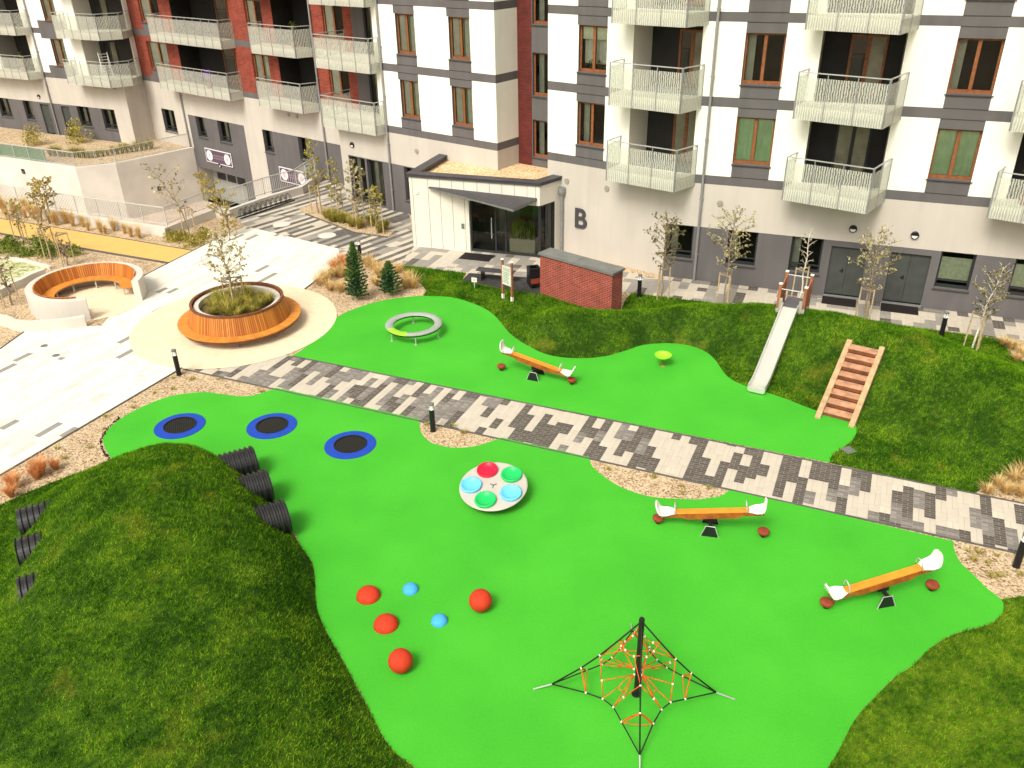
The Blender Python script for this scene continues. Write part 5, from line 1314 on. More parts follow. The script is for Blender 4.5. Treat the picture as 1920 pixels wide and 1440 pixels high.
# ------------------------------------------------------------------ rubber balls
for (x, y), zc, r, m, lab in [((751, 1240), .25, .26, 'red_rubber', 'red rubber ball lowest of the balls on the green surface'), ((901, 1127), .25, .265, 'red_rubber', 'red rubber ball at the right of the group of balls')]:
    p = G(x, y, zc); mb = MB(); mb.lathe([(r*math.sin(a), -r*math.cos(a)) for a in [i*math.pi/20 for i in range(21)]], 36)
    o = mb.build('rubber_ball', m, smooth=True); o.location = (p.x, p.y, r-.01+.014); tag(o, lab, 'ball', 'red rubber balls')
for (x, y), r, m, lab in [((691, 1119), .285, 'red_rubber', 'red half dome at the upper left of the group'), ((724, 1173), .285, 'red_rubber', 'red half dome between the ball and the upper dome'), ((770, 1107), .19, 'blue_rubber', 'small blue half dome at the top of the group'), ((824, 1166), .19, 'blue_rubber', 'small blue half dome left of the right red ball')]:
    p = G(x, y); mb = MB(); mb.lathe([(r*math.cos(a), r*.84*math.sin(a)) for a in [i*math.pi/2/12 for i in range(13)]], 36)
    o = mb.build('rubber_dome', m, smooth=True); o.location = (p.x, p.y, .012); tag(o, lab, 'dome', 'half domes on the green surface')

# ------------------------------------------------------------------ tilted disc with bowls
dc = G(925, 911, .42)
tdisc = thing('bowl_carousel', 'tilted round grey disc carrying five coloured bowl seats', 'carousel', (dc.x, dc.y, .014))
tilt = Matrix.Rotation(R_(9), 4, 'X') @ Matrix.Rotation(R_(-3), 4, 'Y')
def tl(mb, M, off): mb.v = [tuple(M @ Vector(v)+off) for v in mb.v]
off = Vector((0, 0, .42))
mb = MB(); mb.lathe([(0, 0), (.90, 0), (.925, -.015), (.925, -.035), (.90, -.05)], 72); tl(mb, tilt, off); dsk = mb.build('disc', 'disc_white', tdisc)
mb = MB(); mb.lathe([(.90, -.05), (.55, -.24), (.2, -.38), (.12, -.44)], 48, cap1=True); tl(mb, tilt, off); mb.build('underside', 'black_metal', tdisc, smooth=True)
for k, (px_, m) in enumerate([((909, 880), 'bowl_red'), ((962, 891), 'bowl_green'), ((958, 921), 'bowl_blue'), ((914, 933), 'bowl_green'), ((882, 906), 'bowl_blue')]):
    a = R_([106, 34, -38, -110, 178][k]); c = (.60*math.cos(a), .60*math.sin(a), 0)
    mb = MB(); mb.lathe([(.275, .0), (.295, .05), (.285, .085), (.262, .09), (.245, .078), (.19, .035), (.12, .012), (0, .008)], 36, c=c); tl(mb, tilt, off); mb.build('bowl', m, tdisc, smooth=True)
mb = MB()
for k in range(3):
    a = k*2.09+.4; mb.tube([(0, 0, .012), (.10*math.cos(a), .10*math.sin(a), .012)], .010)
tl(mb, tilt, off); mb.build('fixing', 'black_metal', tdisc)
mb = MB(); mb.lathe([(.13, 0), (.11, .12), (.11, .25)], 20, cap0=True, cap1=True); mb.build('base', 'black_metal', tdisc)

# ------------------------------------------------------------------ ring trampoline with legs
rc = G(776, 607, .43)
rg_ = thing('ring_walk', 'round grey balance ring with one lime segment on thin legs', 'balance ring', (rc.x, rc.y, .014))
def ringpart(a0, a1, m, nm): mb = MB(); mb.lathe([(.78, .40), (.80, .445), (.95, .46), (1.07, .445), (1.09, .41), (1.05, .37), (.82, .37), (.78, .40)], 40, a0=a0, a1=a1); mb.build(nm, m, rg_, smooth=True)
ringpart(R_(-100), R_(210), 'speckle', 'pad'); ringpart(R_(210), R_(260), 'lime', 'pad')
mb = MB(); mb.lathe([(1.06, .34), (1.06, .38), (1.02, .38)], 60); mb.lathe([(.80, .34), (.80, .38), (.84, .38)], 60); mb.build('frame', 'black_metal', rg_)
for k in range(6):
    a = R_(-82+60*k); mb = MB(); mb.tube([(1.0*math.cos(a), 1.0*math.sin(a), 0), (1.0*math.cos(a), 1.0*math.sin(a), .37)], .024, 8); mb.lathe([(.06, 0), (.06, .012), (0, .012)], 12, c=(1.0*math.cos(a), 1.0*math.sin(a), 0)); mb.build('leg', 'rail_steel', rg_)

# ------------------------------------------------------------------ bowl spinner
p = G(1242, 686)
bs = thing('bowl_spinner', 'lime green bowl seat on a short stem', 'spinner', (p.x, p.y, .014))
mb = MB(); mb.lathe([(.02, .27), (.16, .29), (.27, .37), (.295, .43), (.285, .44), (.24, .40), (.14, .335), (0, .32)], 36); mb.build('bowl', 'lime', bs, smooth=True)
mb = MB(); mb.tube([(0, 0, 0), (0, .03, .12), (0, -.02, .2), (0, 0, .28)], .035, 10); mb.build('stem', 'shrub_green', bs); mb = MB(); mb.lathe([(.13, 0), (.13, .015), (0, .02)], 20); mb.build('base_plate', 'shrub_green', bs)

# ------------------------------------------------------------------ seesaws
def make_seesaw():
    t = thing('seesaw', 'x', 'seesaw', group='orange seesaws with white seats')
    rot = Matrix.Rotation(R_(10.5), 4, 'Y'); piv = Vector((0, 0, .52))   # local x+ end goes down with positive rotation about Y
    rot = Matrix.Rotation(R_(-10.5), 4, 'Y')                             # x- end low
    T = lambda mb: tl(mb, rot, piv)
    mb = MB(); mb.box((0, 0, .085), (1.86, .20, .03)); T(mb); mb.build('beam', 'seesaw_wood', t, bevel=.008)
    mb = MB()
    for y in (-.098, .098):
        s = .012; pr_ = [(-1.28, -.03), (-.75, -.03), (-.62, -.09), (.62, -.09), (.75, -.03), (1.28, -.03), (1.28, .03), (.93, .07), (-.93, .07), (-1.28, .03)]
        a = [(x, y-s, z) for x, z in pr_]; b = [(x, y+s, z) for x, z in pr_]; mb.poly(a); mb.poly(b[::-1])
        for i in range(len(a)): mb.quad(b[i], b[(i+1) % len(a)], a[(i+1) % len(a)], a[i])
    T(mb); mb.build('side_panel', 'seesaw_side', t)
    for sx in (-1, 1):
        # moulded seat: a rounded dish with an upright back
        mb = MB(); rows = []
        prof = [(.90, .075, .085), (.97, .085, .12), (1.08, .085, .165), (1.20, .09, .17), (1.27, .12, .165), (1.305, .20, .15), (1.325, .29, .135), (1.34, .36, .10), (1.345, .40, .05)]
        for (x, z, w) in prof: w *= 1.15; rows.append([Vector((sx*x, w*c, z+.022*abs(c)**2)) for c in (-1, -.66, -.33, 0, .33, .66, 1)])
        k = len(mb.v); M_ = 7
        for r in rows: mb.v += [tuple(q) for q in r]
        th = [Vector((sx*.028, 0, -.028))]*len(rows)
        for r in rows: mb.v += [tuple(q+Vector((sx*.03, 0, -.03))) for q in r]
        nR = len(rows)
        for i in range(nR-1):
            for j in range(M_-1):
                a = i*M_+j; b = a+1; c = a+M_+1; d = a+M_; mb.f.append((a, b, c, d)); mb.m.append(0); o_ = nR*M_; mb.f.append((o_+d, o_+c, o_+b, o_+a)); mb.m.append(0)
        o_ = nR*M_
        for i in range(nR-1):
            for j in (0, M_-1): a, b = i*M_+j, (i+1)*M_+j; mb.f.append((a, b, o_+b, o_+a)); mb.m.append(0)
        for j in range(M_-1):
            for i in (0, nR-1): a, b = i*M_+j, i*M_+j+1; mb.f.append((a, b, o_+b, o_+a)); mb.m.append(0)
        T(mb); mb.build('seat', 'white_plastic', t, smooth=True)
        mb = MB(); mb.tube([(sx*.88, .14*math.cos(a)*1.0, .08+.27*math.sin(a)) for a in [i*math.pi/12 for i in range(13)]], .015, 8)
        T(mb); mb.build('handle', 'rail_steel', t, smooth=True)
        mb = MB(); mb.tube([(sx*(1.22+.16*math.sin(a)), .17*math.cos(a), .02+.36*math.sin(a)) for a in [i*math.pi/12 for i in range(13)]], .013, 8)
        T(mb); mb.build('guard', 'rail_steel', t, smooth=True)
    for y in (-.22, .22):
        mb = MB(); pr_ = [(-.21, 0), (.21, 0), (.11, .30), (-.11, .30)]; s = .012
        a = [(x, y*1.1-s+(.30-z)*y*.5, z) for x, z in pr_]; b = [(x, v+2*s, z) for x, v, z in a]; mb.poly(a); mb.poly(b[::-1])
        for i in range(4): mb.quad(b[i], b[(i+1) % 4], a[(i+1) % 4], a[i])
        mb.build('stand', 'black_metal', t)
        mb = MB(); mb.tube([(x*1.03, (y*1.1+(.30-z)*y*.5)+(.02 if y > 0 else -.02), z+.003) for x, z in [(-.22, 0), (-.11, .30), (.11, .30), (.22, 0)]], .013, 6); mb.build('stand_edge', 'rail_steel', t)
    mb = MB(); mb.tube([(0, -.26, .30), (0, .26, .30)], .05, 12); mb.box((0, 0, .40), (.26, .17, .20)); mb.build('pivot', 'black_metal', t)
    return t
ss = make_seesaw()
def buffer_(p, label):
    t = thing('rubber_buffer', label, 'buffer', (p.x, p.y, .014), 0, 'red brown rubber buffers under the seesaw ends')
    mb = MB(); mb.lathe([(.05, .0), (.07, .05)], 16, cap0=True); mb.build('foot', 'black_metal', t)
    mb = MB(); mb.lathe([(.055, .045), (.12, .10), (.155, .17), (.14, .205), (.08, .22), (0, .225)], 24); mb.build('cap', 'brick_rubber', t, smooth=True)
for (l, r, low, lab, q) in [((940, 690), (1072, 716), 'r', 'orange seesaw on the upper green surface below the ridge', 'upper seesaw by the balance ring'), ((1234, 976), (1431, 1001), 'l', 'orange seesaw next to the second gravel half circle', 'seesaw by the gravel half circle'), ((1549, 1134), (1747, 1101), 'l', 'orange seesaw in the lower right corner of the green surface', 'lower right seesaw')]:
    a = G(*l, .1).to_2d(); b = G(*r, .1).to_2d(); c = (a+b)/2; d = (b-a).normalized(); ang = math.atan2(d.y, d.x)
    if low == 'r': ang += math.pi
    off_ = {'upper seesaw by the balance ring': Vector((.05, -.1))}.get(q, Vector((0, 0)))
    place(ss, USED, (c.x, c.y, .014), ang, lab)
    buffer_(a+d*(-.0), 'rubber buffer at the left end of the '+q); buffer_(b, 'rubber buffer at the right end of the '+q)

# ------------------------------------------------------------------ rope pyramid
pb_ = G(1193, 1302).to_2d(); PH = 2.06
rp = thing('rope_pyramid', 'small rope climbing pyramid with a black mast and orange ropes', 'climbing net', (pb_.x, pb_.y, .014))
mb = MB(); mb.lathe([(.10, 0), (.10, .02), (.055, .03), (.055, PH-.03), (.045, PH), (0, PH+.02)], 20, cap0=True); mb.build('mast', 'black_metal', rp, smooth=False)
AN = [G(1000, 1293).to_2d()-pb_, G(1200, 1462).to_2d()-pb_, G(1377, 1312).to_2d()-pb_]; AN.append(-AN[1]*1.0+Vector((-.05, 0)))
AN = [Vector(a) for a in AN]
top = Vector((0, 0, PH-.08)); EH = .17
ends = []
for a in AN:
    d = a.normalized(); e = Vector((a.x-d.x*.38, a.y-d.y*.38, EH)); ends.append(e)
    mb = MB(); mb.tube([(a.x, a.y, 0), tuple(e)], .016, 8); mb.build('anchor', 'rail_steel', rp)
def bow(p, q, sag=Vector((0, 0, 0)), n=8): return [p.lerp(q, i/n)+sag*4*(i/n)*(1-i/n) for i in range(n+1)]
def rope(pts, m, nm, r=.012): mb = MB(); mb.tube(pts, r, 6); return mb.build(nm, m, rp, smooth=True)
ridge = []; 
for e in ends:
    mid = top.lerp(e, .5)+Vector((0, 0, -.17)); pts = [top.lerp(e, 0)]; 
    P_ = [top, top.lerp(e, .24)+Vector((0, 0, -.08)), top.lerp(e, .45)+Vector((0, 0, -.13)), top.lerp(e, .66)+Vector((0, 0, -.12)), e]; ridge.append(P_); rope(P_, 'black_rope', 'ridge_rope', .016)
edge = []
for i in range(4):
    a, b = ends[i], ends[(i+1) % 4]; m = (a+b)/2; c = Vector((0, 0, EH)); m = m.lerp(c, .36); m.z = .34
    l = a.lerp(m, .60); r_ = b.lerp(m, .60)
    k1 = m.lerp(a, .12); k2 = m.lerp(b, .12); l = l.lerp((a+b)/2, -.06); P_ = [a, l, k1, k2, r_, b]; edge.append(P_); rope(P_, 'black_rope', 'edge_rope', .014)
kn = MB(); fm_ = MB()
def knot(p): k_ = MB(); k_.lathe([(0, -.022), (.02, -.015), (.022, 0), (.02, .015), (0, .022)], 8, c=tuple(p)); k_.build('knot', 'white_plastic', rp)
ctr = Vector((0, 0, .75)); orange = 0
def orope(pts, r=.0095):
    rope(pts, 'orange_rope', 'net_rope', r)
for i in range(4):
    R0_, R1_ = ridge[i], ridge[(i+1) % 4]; E_ = edge[i]; Ep = edge[i-1]
    # triangle of doubled rungs next to each anchor
    p, q, q2 = R0_[3], E_[1], Ep[4]
    for o_ in (0, .035): w_ = Vector((0, 0, -o_)); orope(bow(p+w_, q+w_, Vector((0, 0, .02)))); orope(bow(p+w_, q2+w_, Vector((0, 0, .02))))
    orope(bow(q, q2, Vector((0, 0, -.05)))); knot(p); knot(q); knot(q2)
    g0, g1 = R0_[2], R1_[2]; k1, k2 = E_[2], E_[3]
    h0 = g0.lerp(k1, .62)+Vector((0, 0, .05)); h1 = g1.lerp(k2, .62)+Vector((0, 0, .05))
    for a_, b_ in ((g0, h0), (h0, k1), (g1, h1), (h1, k2)): orope([a_, b_])
    for z_ in (h0, h1, k1, k2, g0): knot(z_)
    u0 = R0_[1].lerp(R1_[1], .30)+Vector((0, 0, -.14)); u1 = R0_[1].lerp(R1_[1], .70)+Vector((0, 0, -.14))
    orope(bow(R0_[1], u0)); orope(bow(R1_[1], u1)); orope(bow(u0, u1, Vector((0, 0, -.04)))); knot(u0); knot(u1)
    orope([g0, u0]); orope([g1, u1])
    cc = Vector(((R0_[2].x+R1_[2].x)*.10, (R0_[2].y+R1_[2].y)*.10, .62)); orope([cc, h0]); orope([cc, h1]); knot(cc)
    t0, t1 = cc.lerp(k1, .5), cc.lerp(k2, .5)
    orope(bow(cc, t0, Vector((0, 0, .05)))); orope(bow(cc, t1, Vector((0, 0, .05)))); orope(bow(t0, t1, Vector((0, 0, -.05)))); orope([t0, k1]); orope([t1, k2])

# ------------------------------------------------------------------ slide and platform
def zB(p): return mB.at(p)
sl0 = (G(1400, 737).to_2d()+G(1433, 742).to_2d())/2; slt = (Vector((9.85, 27.92))+Vector((10.33, 27.66)))/2
P1, P2 = Vector((9.65, 27.83)), Vector((10.35, 27.19))
ls_ = Vector((.42, .9075)); lx_ = Vector((.9075, -.42))
c0 = sl0; PT_ = Vector((9.98, 27.72)); ls_ = (PT_-c0).normalized(); lx_ = Vector((ls_.y, -ls_.x)); SLL = (PT_-c0).length
zt_ = 1.52
slide = thing('slide', 'steel slide running down the grass ridge from a wooden platform', 'slide', (c0.x, c0.y, .0))
def Q(x, y, z): p = c0+lx_*x+ls_*y; return Vector((p.x, p.y, z))
prof = [(0.0, .20), (.35, .20), (.62, .235), (.9, .33), (SLL-.3, zt_-.10), (SLL-.05, zt_-.0), (SLL+.05, zt_)]
mb = MB()
for (y0, z0), (y1, z1) in zip(prof, prof[1:]):
    mb.quad(Q(-.25, y0, z0), Q(.25, y0, z0), Q(.25, y1, z1), Q(-.25, y1, z1)); mb.quad(Q(-.25, y1, z1-.02), Q(.25, y1, z1-.02), Q(.25, y0, z0-.02), Q(-.25, y0, z0-.02))
mb.quad(Q(-.25, 0, .06), Q(.25, 0, .06), Q(.25, 0, .20), Q(-.25, 0, .20))
mb.build('bed', 'slide_steel', slide, world=True)
for s in (-1, 1):
    mb = MB()
    for (y0, z0), (y1, z1) in zip(prof, prof[1:]):
        h0 = .12; mb.hexa([Q(s*.25, y0, z0-.10), Q(s*.285, y0, z0-.10), Q(s*.285, y1, z1-.10), Q(s*.25, y1, z1-.10), Q(s*.25, y0, z0+h0), Q(s*.285, y0, z0+h0), Q(s*.285, y1, z1+h0), Q(s*.25, y1, z1+h0)])
        mb.tube([Q(s*.268, y0, z0+h0), Q(s*.268, y1, z1+h0)], .02, 6)
    mb.build('side_wall', 'slide_steel', slide, world=True)
mb = MB(); mb.beam(Q(-.2, .1, .09), Q(.2, .1, .09), .1, .14); mb.build('foot', 'black_metal', slide, world=True)
plt = thing('slide_platform', 'small wooden tower platform with orange side boards at the top of the slide', 'play platform', (PT_.x, PT_.y, 1.2))
y0, y1, xw = SLL+.02, SLL+1.0, .44
mb = MB(); mb.hexa([Q(-.30, y0, zt_-.06), Q(.30, y0, zt_-.06), Q(.30, y1+.03, zt_-.06), Q(-.30, y1+.03, zt_-.06), Q(-.30, y0, zt_), Q(.30, y0, zt_), Q(.30, y1+.03, zt_), Q(-.30, y1+.03, zt_)]); mb.build('deck', 'deck_grey', plt, world=True)
for sx in (-1, 1):
    for yy, hh in ((y0+.05, .80), (y1-.02, .95)):
        g_ = zB(Q(sx*xw, yy, 0)); mb = MB(); mb.beam(Q(sx*xw, yy, g_-.15), Q(sx*xw, yy, zt_+hh), .10, .10, upv=(ls_.x, ls_.y, 0)); ps_ = mb.build('post', 'red_wood', plt, world=True)
        mb = MB(); mb.beam(Q(sx*xw, yy, zt_+hh), Q(sx*xw, yy, zt_+hh+.035), .12, .12, upv=(ls_.x, ls_.y, 0)); mb.build('cap', 'white_plastic', ps_, world=True)
        mb = MB(); mb.beam(Q(sx*xw, yy, g_-.1), Q(sx*xw, yy, g_+.16), .115, .115, upv=(ls_.x, ls_.y, 0)); mb.build('shoe', 'rail_steel', ps_, world=True)
    mb = MB(); P8 = []
    for z, k in ((zt_+.0, 0), (0, 1)):
        for (yy, xx) in ((y0+.1, -.02), (y1-.07, -.02), (y1-.07, .02), (y0+.1, .02)):
            zz = zt_-.12 if k == 0 else (zt_+.52 if yy < y0+.2 else zt_+.78); P8.append(Q(sx*xw+xx, yy, zz))
    mb.hexa(P8); mb.build('side_board', 'red_wood', plt, world=True)
    mb = MB(); mb.beam(Q(sx*.30, y0-.02, zt_-.1), Q(sx*.36, y0-.02, zt_-.1), .3, .5); mb.v = []; mb.f = []; mb.m = []
    mb.hexa([Q(sx*.29, y0-.03, zt_-.25), Q(sx*.40, y0-.03, zt_-.25), Q(sx*.40, y0, zt_-.25), Q(sx*.29, y0, zt_-.25), Q(sx*.29, y0-.03, zt_+.30), Q(sx*.40, y0-.03, zt_+.30), Q(sx*.40, y0, zt_+.30), Q(sx*.29, y0, zt_+.30)]); mb.build('wing', 'vent_grey', plt, world=True)
for yy, zz in ((y0+.05, .62), (y1-.02, .85)):
    mb = MB(); mb.tube([Q(-xw, yy, zt_+zz), Q(xw, yy, zt_+zz)], .02, 8); mb.build('crossbar', 'rail_steel', plt, world=True)
mb = MB(); mb.tube([Q(xw+.02, y0+.5, zt_-.2), Q(xw+.1, y0+.9, zB(Q(xw, y0+.9, 0)))], .02); mb.build('brace', 'black_metal', plt, world=True)

# ------------------------------------------------------------------ wooden steps on the ridge
st_w = (stB-stA).length; sx_ = (stB-stA).normalized(); sy_ = Vector((-sx_.y, sx_.x)); NS = 8; LT = 2.95; HT = 1.38
stp = thing('timber_steps', 'timber steps between two sloping beams set in the grass ridge', 'steps', (stA.x, stA.y, 0))
def S_(x, y, z): p = stA+sx_*x+sy_*y; return Vector((p.x, p.y, z))
for x in (.07, st_w-.07):
    mb = MB(); a, b, c, d = S_(x-.085, -.12, 0), S_(x+.085, -.12, 0), S_(x+.085, LT, 0), S_(x-.085, LT, 0); z0, z1 = .08, HT+.10
    for p, z in ((a, z0), (b, z0), (c, z1), (d, z1)): p.z = z
    dn = Vector((0, 0, -.22)); mb.hexa([a+dn, b+dn, c+dn, d+dn, a, b, c, d]); mb.build('stringer', 'pine', stp, world=True, bevel=.008)
for i in range(NS):
    y = .18+i*(LT-.25)/NS; z = .05+HT*(i+.75)/NS-.02; dy = (LT-.25)/NS
    mb = MB(); mb.hexa([S_(.14, y, z-.15), S_(st_w-.14, y, z-.15), S_(st_w-.14, y+.06, z-.15), S_(.14, y+.06, z-.15), S_(.14, y, z-.03), S_(st_w-.14, y, z-.03), S_(st_w-.14, y+.06, z-.03), S_(.14, y+.06, z-.03)], 1)
    mb.hexa([S_(.14, y-.015, z-.03), S_(st_w-.14, y-.015, z-.03), S_(st_w-.14, y+dy*.99, z-.03), S_(.14, y+dy*.99, z-.03), S_(.14, y-.015, z), S_(st_w-.14, y-.015, z), S_(st_w-.14, y+dy*.99, z), S_(.14, y+dy*.99, z)])
    mb.build('tread', ['stair_wood', 'riser_wood'], stp, world=True)

# ------------------------------------------------------------------ corrugated tunnels
labs = ['corrugated black tunnel through the mound, farthest of three', 'corrugated black tunnel through the mound, middle one of three', 'corrugated black tunnel through the mound, nearest of three']
for i, (a, b) in enumerate(zip(PIPE_R, PIPE_L)):
    d = (b-a); L = d.length; d = d/L; c = a; r = .47
    ax = Vector((d.x, d.y, 0)); s_ = Vector((-d.y, d.x, 0)); Z_ = Vector((0, 0, 1)); zc = r+[-.10, .02, .0][i]
    shift = -s_*0
    n = int(L/.0233); prof_ = []
    for k in range(n+1):
        x = L*k/n; ph = (x/.14) % 1; rr = r*(1.0 if .30 < ph < .72 else .90); prof_.append((x, rr))
    mb = MB(); N = 32; base = Vector((c.x, c.y, zc))
    for (x, rr) in prof_+[(L, r*.86), (L*.5, r*.86), (0, r*.86), (0, r*.90)]:
        for j in range(N): t = 2*math.pi*j/N; mb.v.append(tuple(base+ax*x+s_*rr*math.cos(t)+Z_*rr*math.sin(t)))
    m_n = len(prof_)+4
    for k in range(m_n-1):
        for j in range(N): mb.f.append((k*N+j, k*N+(j+1) % N, (k+1)*N+(j+1) % N, (k+1)*N+j)); mb.m.append(0)
    o = mb.build('play_tunnel', 'pipe_black'); tag(o, labs[i], 'tunnel', 'corrugated tunnels through the foreground mound')

# ------------------------------------------------------------------ low brick wall, bench, bin, signs
ww = WW.copy(); we = WE.copy(); wd = (we-ww).normalized(); wn = Vector((-wd.y, wd.x))
bwl = thing('brick_wall', 'short thick red brick wall with a grey slab coping', 'wall', (ww.x, ww.y, 0))
mb = MB(); mb.prism([tuple(ww), tuple(we), tuple(we+wn*.70), tuple(ww+wn*.70)], 0, 1.74); mb.build('brickwork', 'low_wall_brick', bwl, world=True)
WL_ = (we-ww).length
for a, b in ((-.06, WL_*.48), (WL_*.48+.012, WL_+.06)):
    mb = MB(); mb.prism([tuple(ww+wd*a-wn*.06), tuple(ww+wd*b-wn*.06), tuple(ww+wd*b+wn*.76), tuple(ww+wd*a+wn*.76)], 1.74, 1.83); mb.build('coping', 'coping_grey', bwl, world=True)
mb = MB(); dk = PX([(866, 527), (880, 513), (1013, 523), (1013, 556), (935, 541)]); mb.flat([tuple(p) for p in dk], .03, 0, uvf=lambda p: (p.x, p.y)); tag(mb.build('dark_paving', 'asphalt'), kind='structure')
bp = (G(898, 524).to_2d()+G(945, 530).to_2d())/2; bnc = thing('park_bench', 'dark backless bench behind the wooden notice board', 'bench', (bp.x+.2, bp.y, .03), math.atan2(u3.y, u3.x)+.05)
for k in range(4): mb = MB(); mb.box((0, -.165+.11*k, .45), (1.7, .095, .035)); mb.build('seat_slat', 'coping', bnc)
for x in (-.6, .6): mb = MB(); mb.box((x, 0, .22), (.06, .36, .43)); mb.box((x, 0, .01), (.12, .40, .02)); mb.build('leg', 'black_metal', bnc)
q = G(1001, 541).to_2d(); bn = thing('litter_bin', 'square black litter bin with a rust red front beside the brick wall', 'bin', (q.x, q.y+.1, .03), .25)
mb = MB()
for s in (-1, 1): mb.box((s*.23, 0, .50), (.03, .46, .72)); mb.box((0, s*.23, .50), (.43, .03, .72))
mb.box((0, 0, .16), (.43, .43, .03)); mb.build('body', 'black_metal', bn)
mb = MB(); mb.box((0, -.249, .36), (.40, .008, .22)); mb.build('front_panel', 'rust_orange', bn) if 'rust_orange' in MATS else mb.build('front_panel', 'brick_rubber', bn)
mb = MB()
for s in (-1, 1): mb.box((s*.2, 0, .89), (.10, .50, .04)); mb.box((0, s*.2, .89), (.30, .10, .04))
mb.build('lid', 'black_metal', bn); mb = MB(); mb.box((0, 0, .07), (.12, .12, .14)); mb.build('foot', 'black_metal', bn)
nb0, nb1 = G(943, 560).to_2d(), G(961, 567).to_2d(); nm = (nb0+nb1)/2; nd = (nb1-nb0).normalized()
ntc = thing('notice_board', 'pale notice board hung between two wooden posts with white feet', 'notice board', (nm.x, nm.y, .03), math.atan2(nd.y, nd.x))
for s in (-.27, .27):
    mb = MB(); mb.box((s, 0, .95), (.085, .085, 1.5)); p_ = mb.build('post', 'red_wood', ntc, bevel=.006); mb = MB(); mb.box((s, 0, .10), (.095, .095, .22)); mb.build('foot', 'white_plastic', p_)
    mb = MB(); mb.lathe([(.07, 1.70), (.06, 1.74), (0, 1.77)], 12, c=(s, 0, 0), cap0=True); mb.build('cap', 'white_plastic', p_)
mb = MB(); mb.box((.02, -.055, 1.08), (.50, .02, .82)); bd_ = mb.build('board', 'board', ntc)
mb = MB(); mb.box((.02, -.068, 1.36), (.40, .004, .16)); mb.build('header', 'sign_letters2', bd_) if 'sign_letters2' in MATS else mb.build('header', 'disc_white', bd_)
mb = MB()
for i in range(7): mb.box((-.02+.02*(i % 2), -.068, 1.22-.07*i), (.36-.05*(i % 3), .004, .022))
mb.build('text', 'coping_grey', bd_)
q = G(890, 541).to_2d(); ls2 = thing('lawn_sign', 'tiny white sign on a thin stake in the lawn', 'sign', (q.x, q.y, .02), -.35)
mb = MB(); mb.box((0, 0, .16), (.018, .018, .32)); mb.build('stake', 'white_plastic', ls2); mb = MB(); mb.box((0, -.012, .38), (.24, .012, .20)); mb.build('plate', 'white_plastic', ls2); 
mb = MB()
for z in (.42, .38, .34): mb.box((0, -.02, z), (.15, .003, .012))
mb.build('text', 'coping_grey', ls2)

# ------------------------------------------------------------------ cycle stand
a = G(447, 411).to_2d(); b = G(549, 376).to_2d(); L = (b-a).length; d = (b-a)/L; n_ = Vector((d.y, -d.x))
cs = thing('cycle_stand', 'black cycle stand of upright wheel loops along the white parapet', 'cycle stand', (a.x, a.y, .02), math.atan2(d.y, d.x))
for y in (-.18, .18): mb = MB(); mb.box((L/2, y, .04), (L, .05, .05)); mb.build('base_rail', 'black_metal', cs)
for i in range(10):
    x = .3+(L-.6)*i/9; mb = MB()
    for dx in (-.05, .05): mb.tube([(x+dx, .22*math.cos(t)*1.0, .04+.44*math.sin(t)) for t in [k*math.pi/12 for k in range(13)]], .014, 6)
    mb.build('loop', 'black_metal', cs)

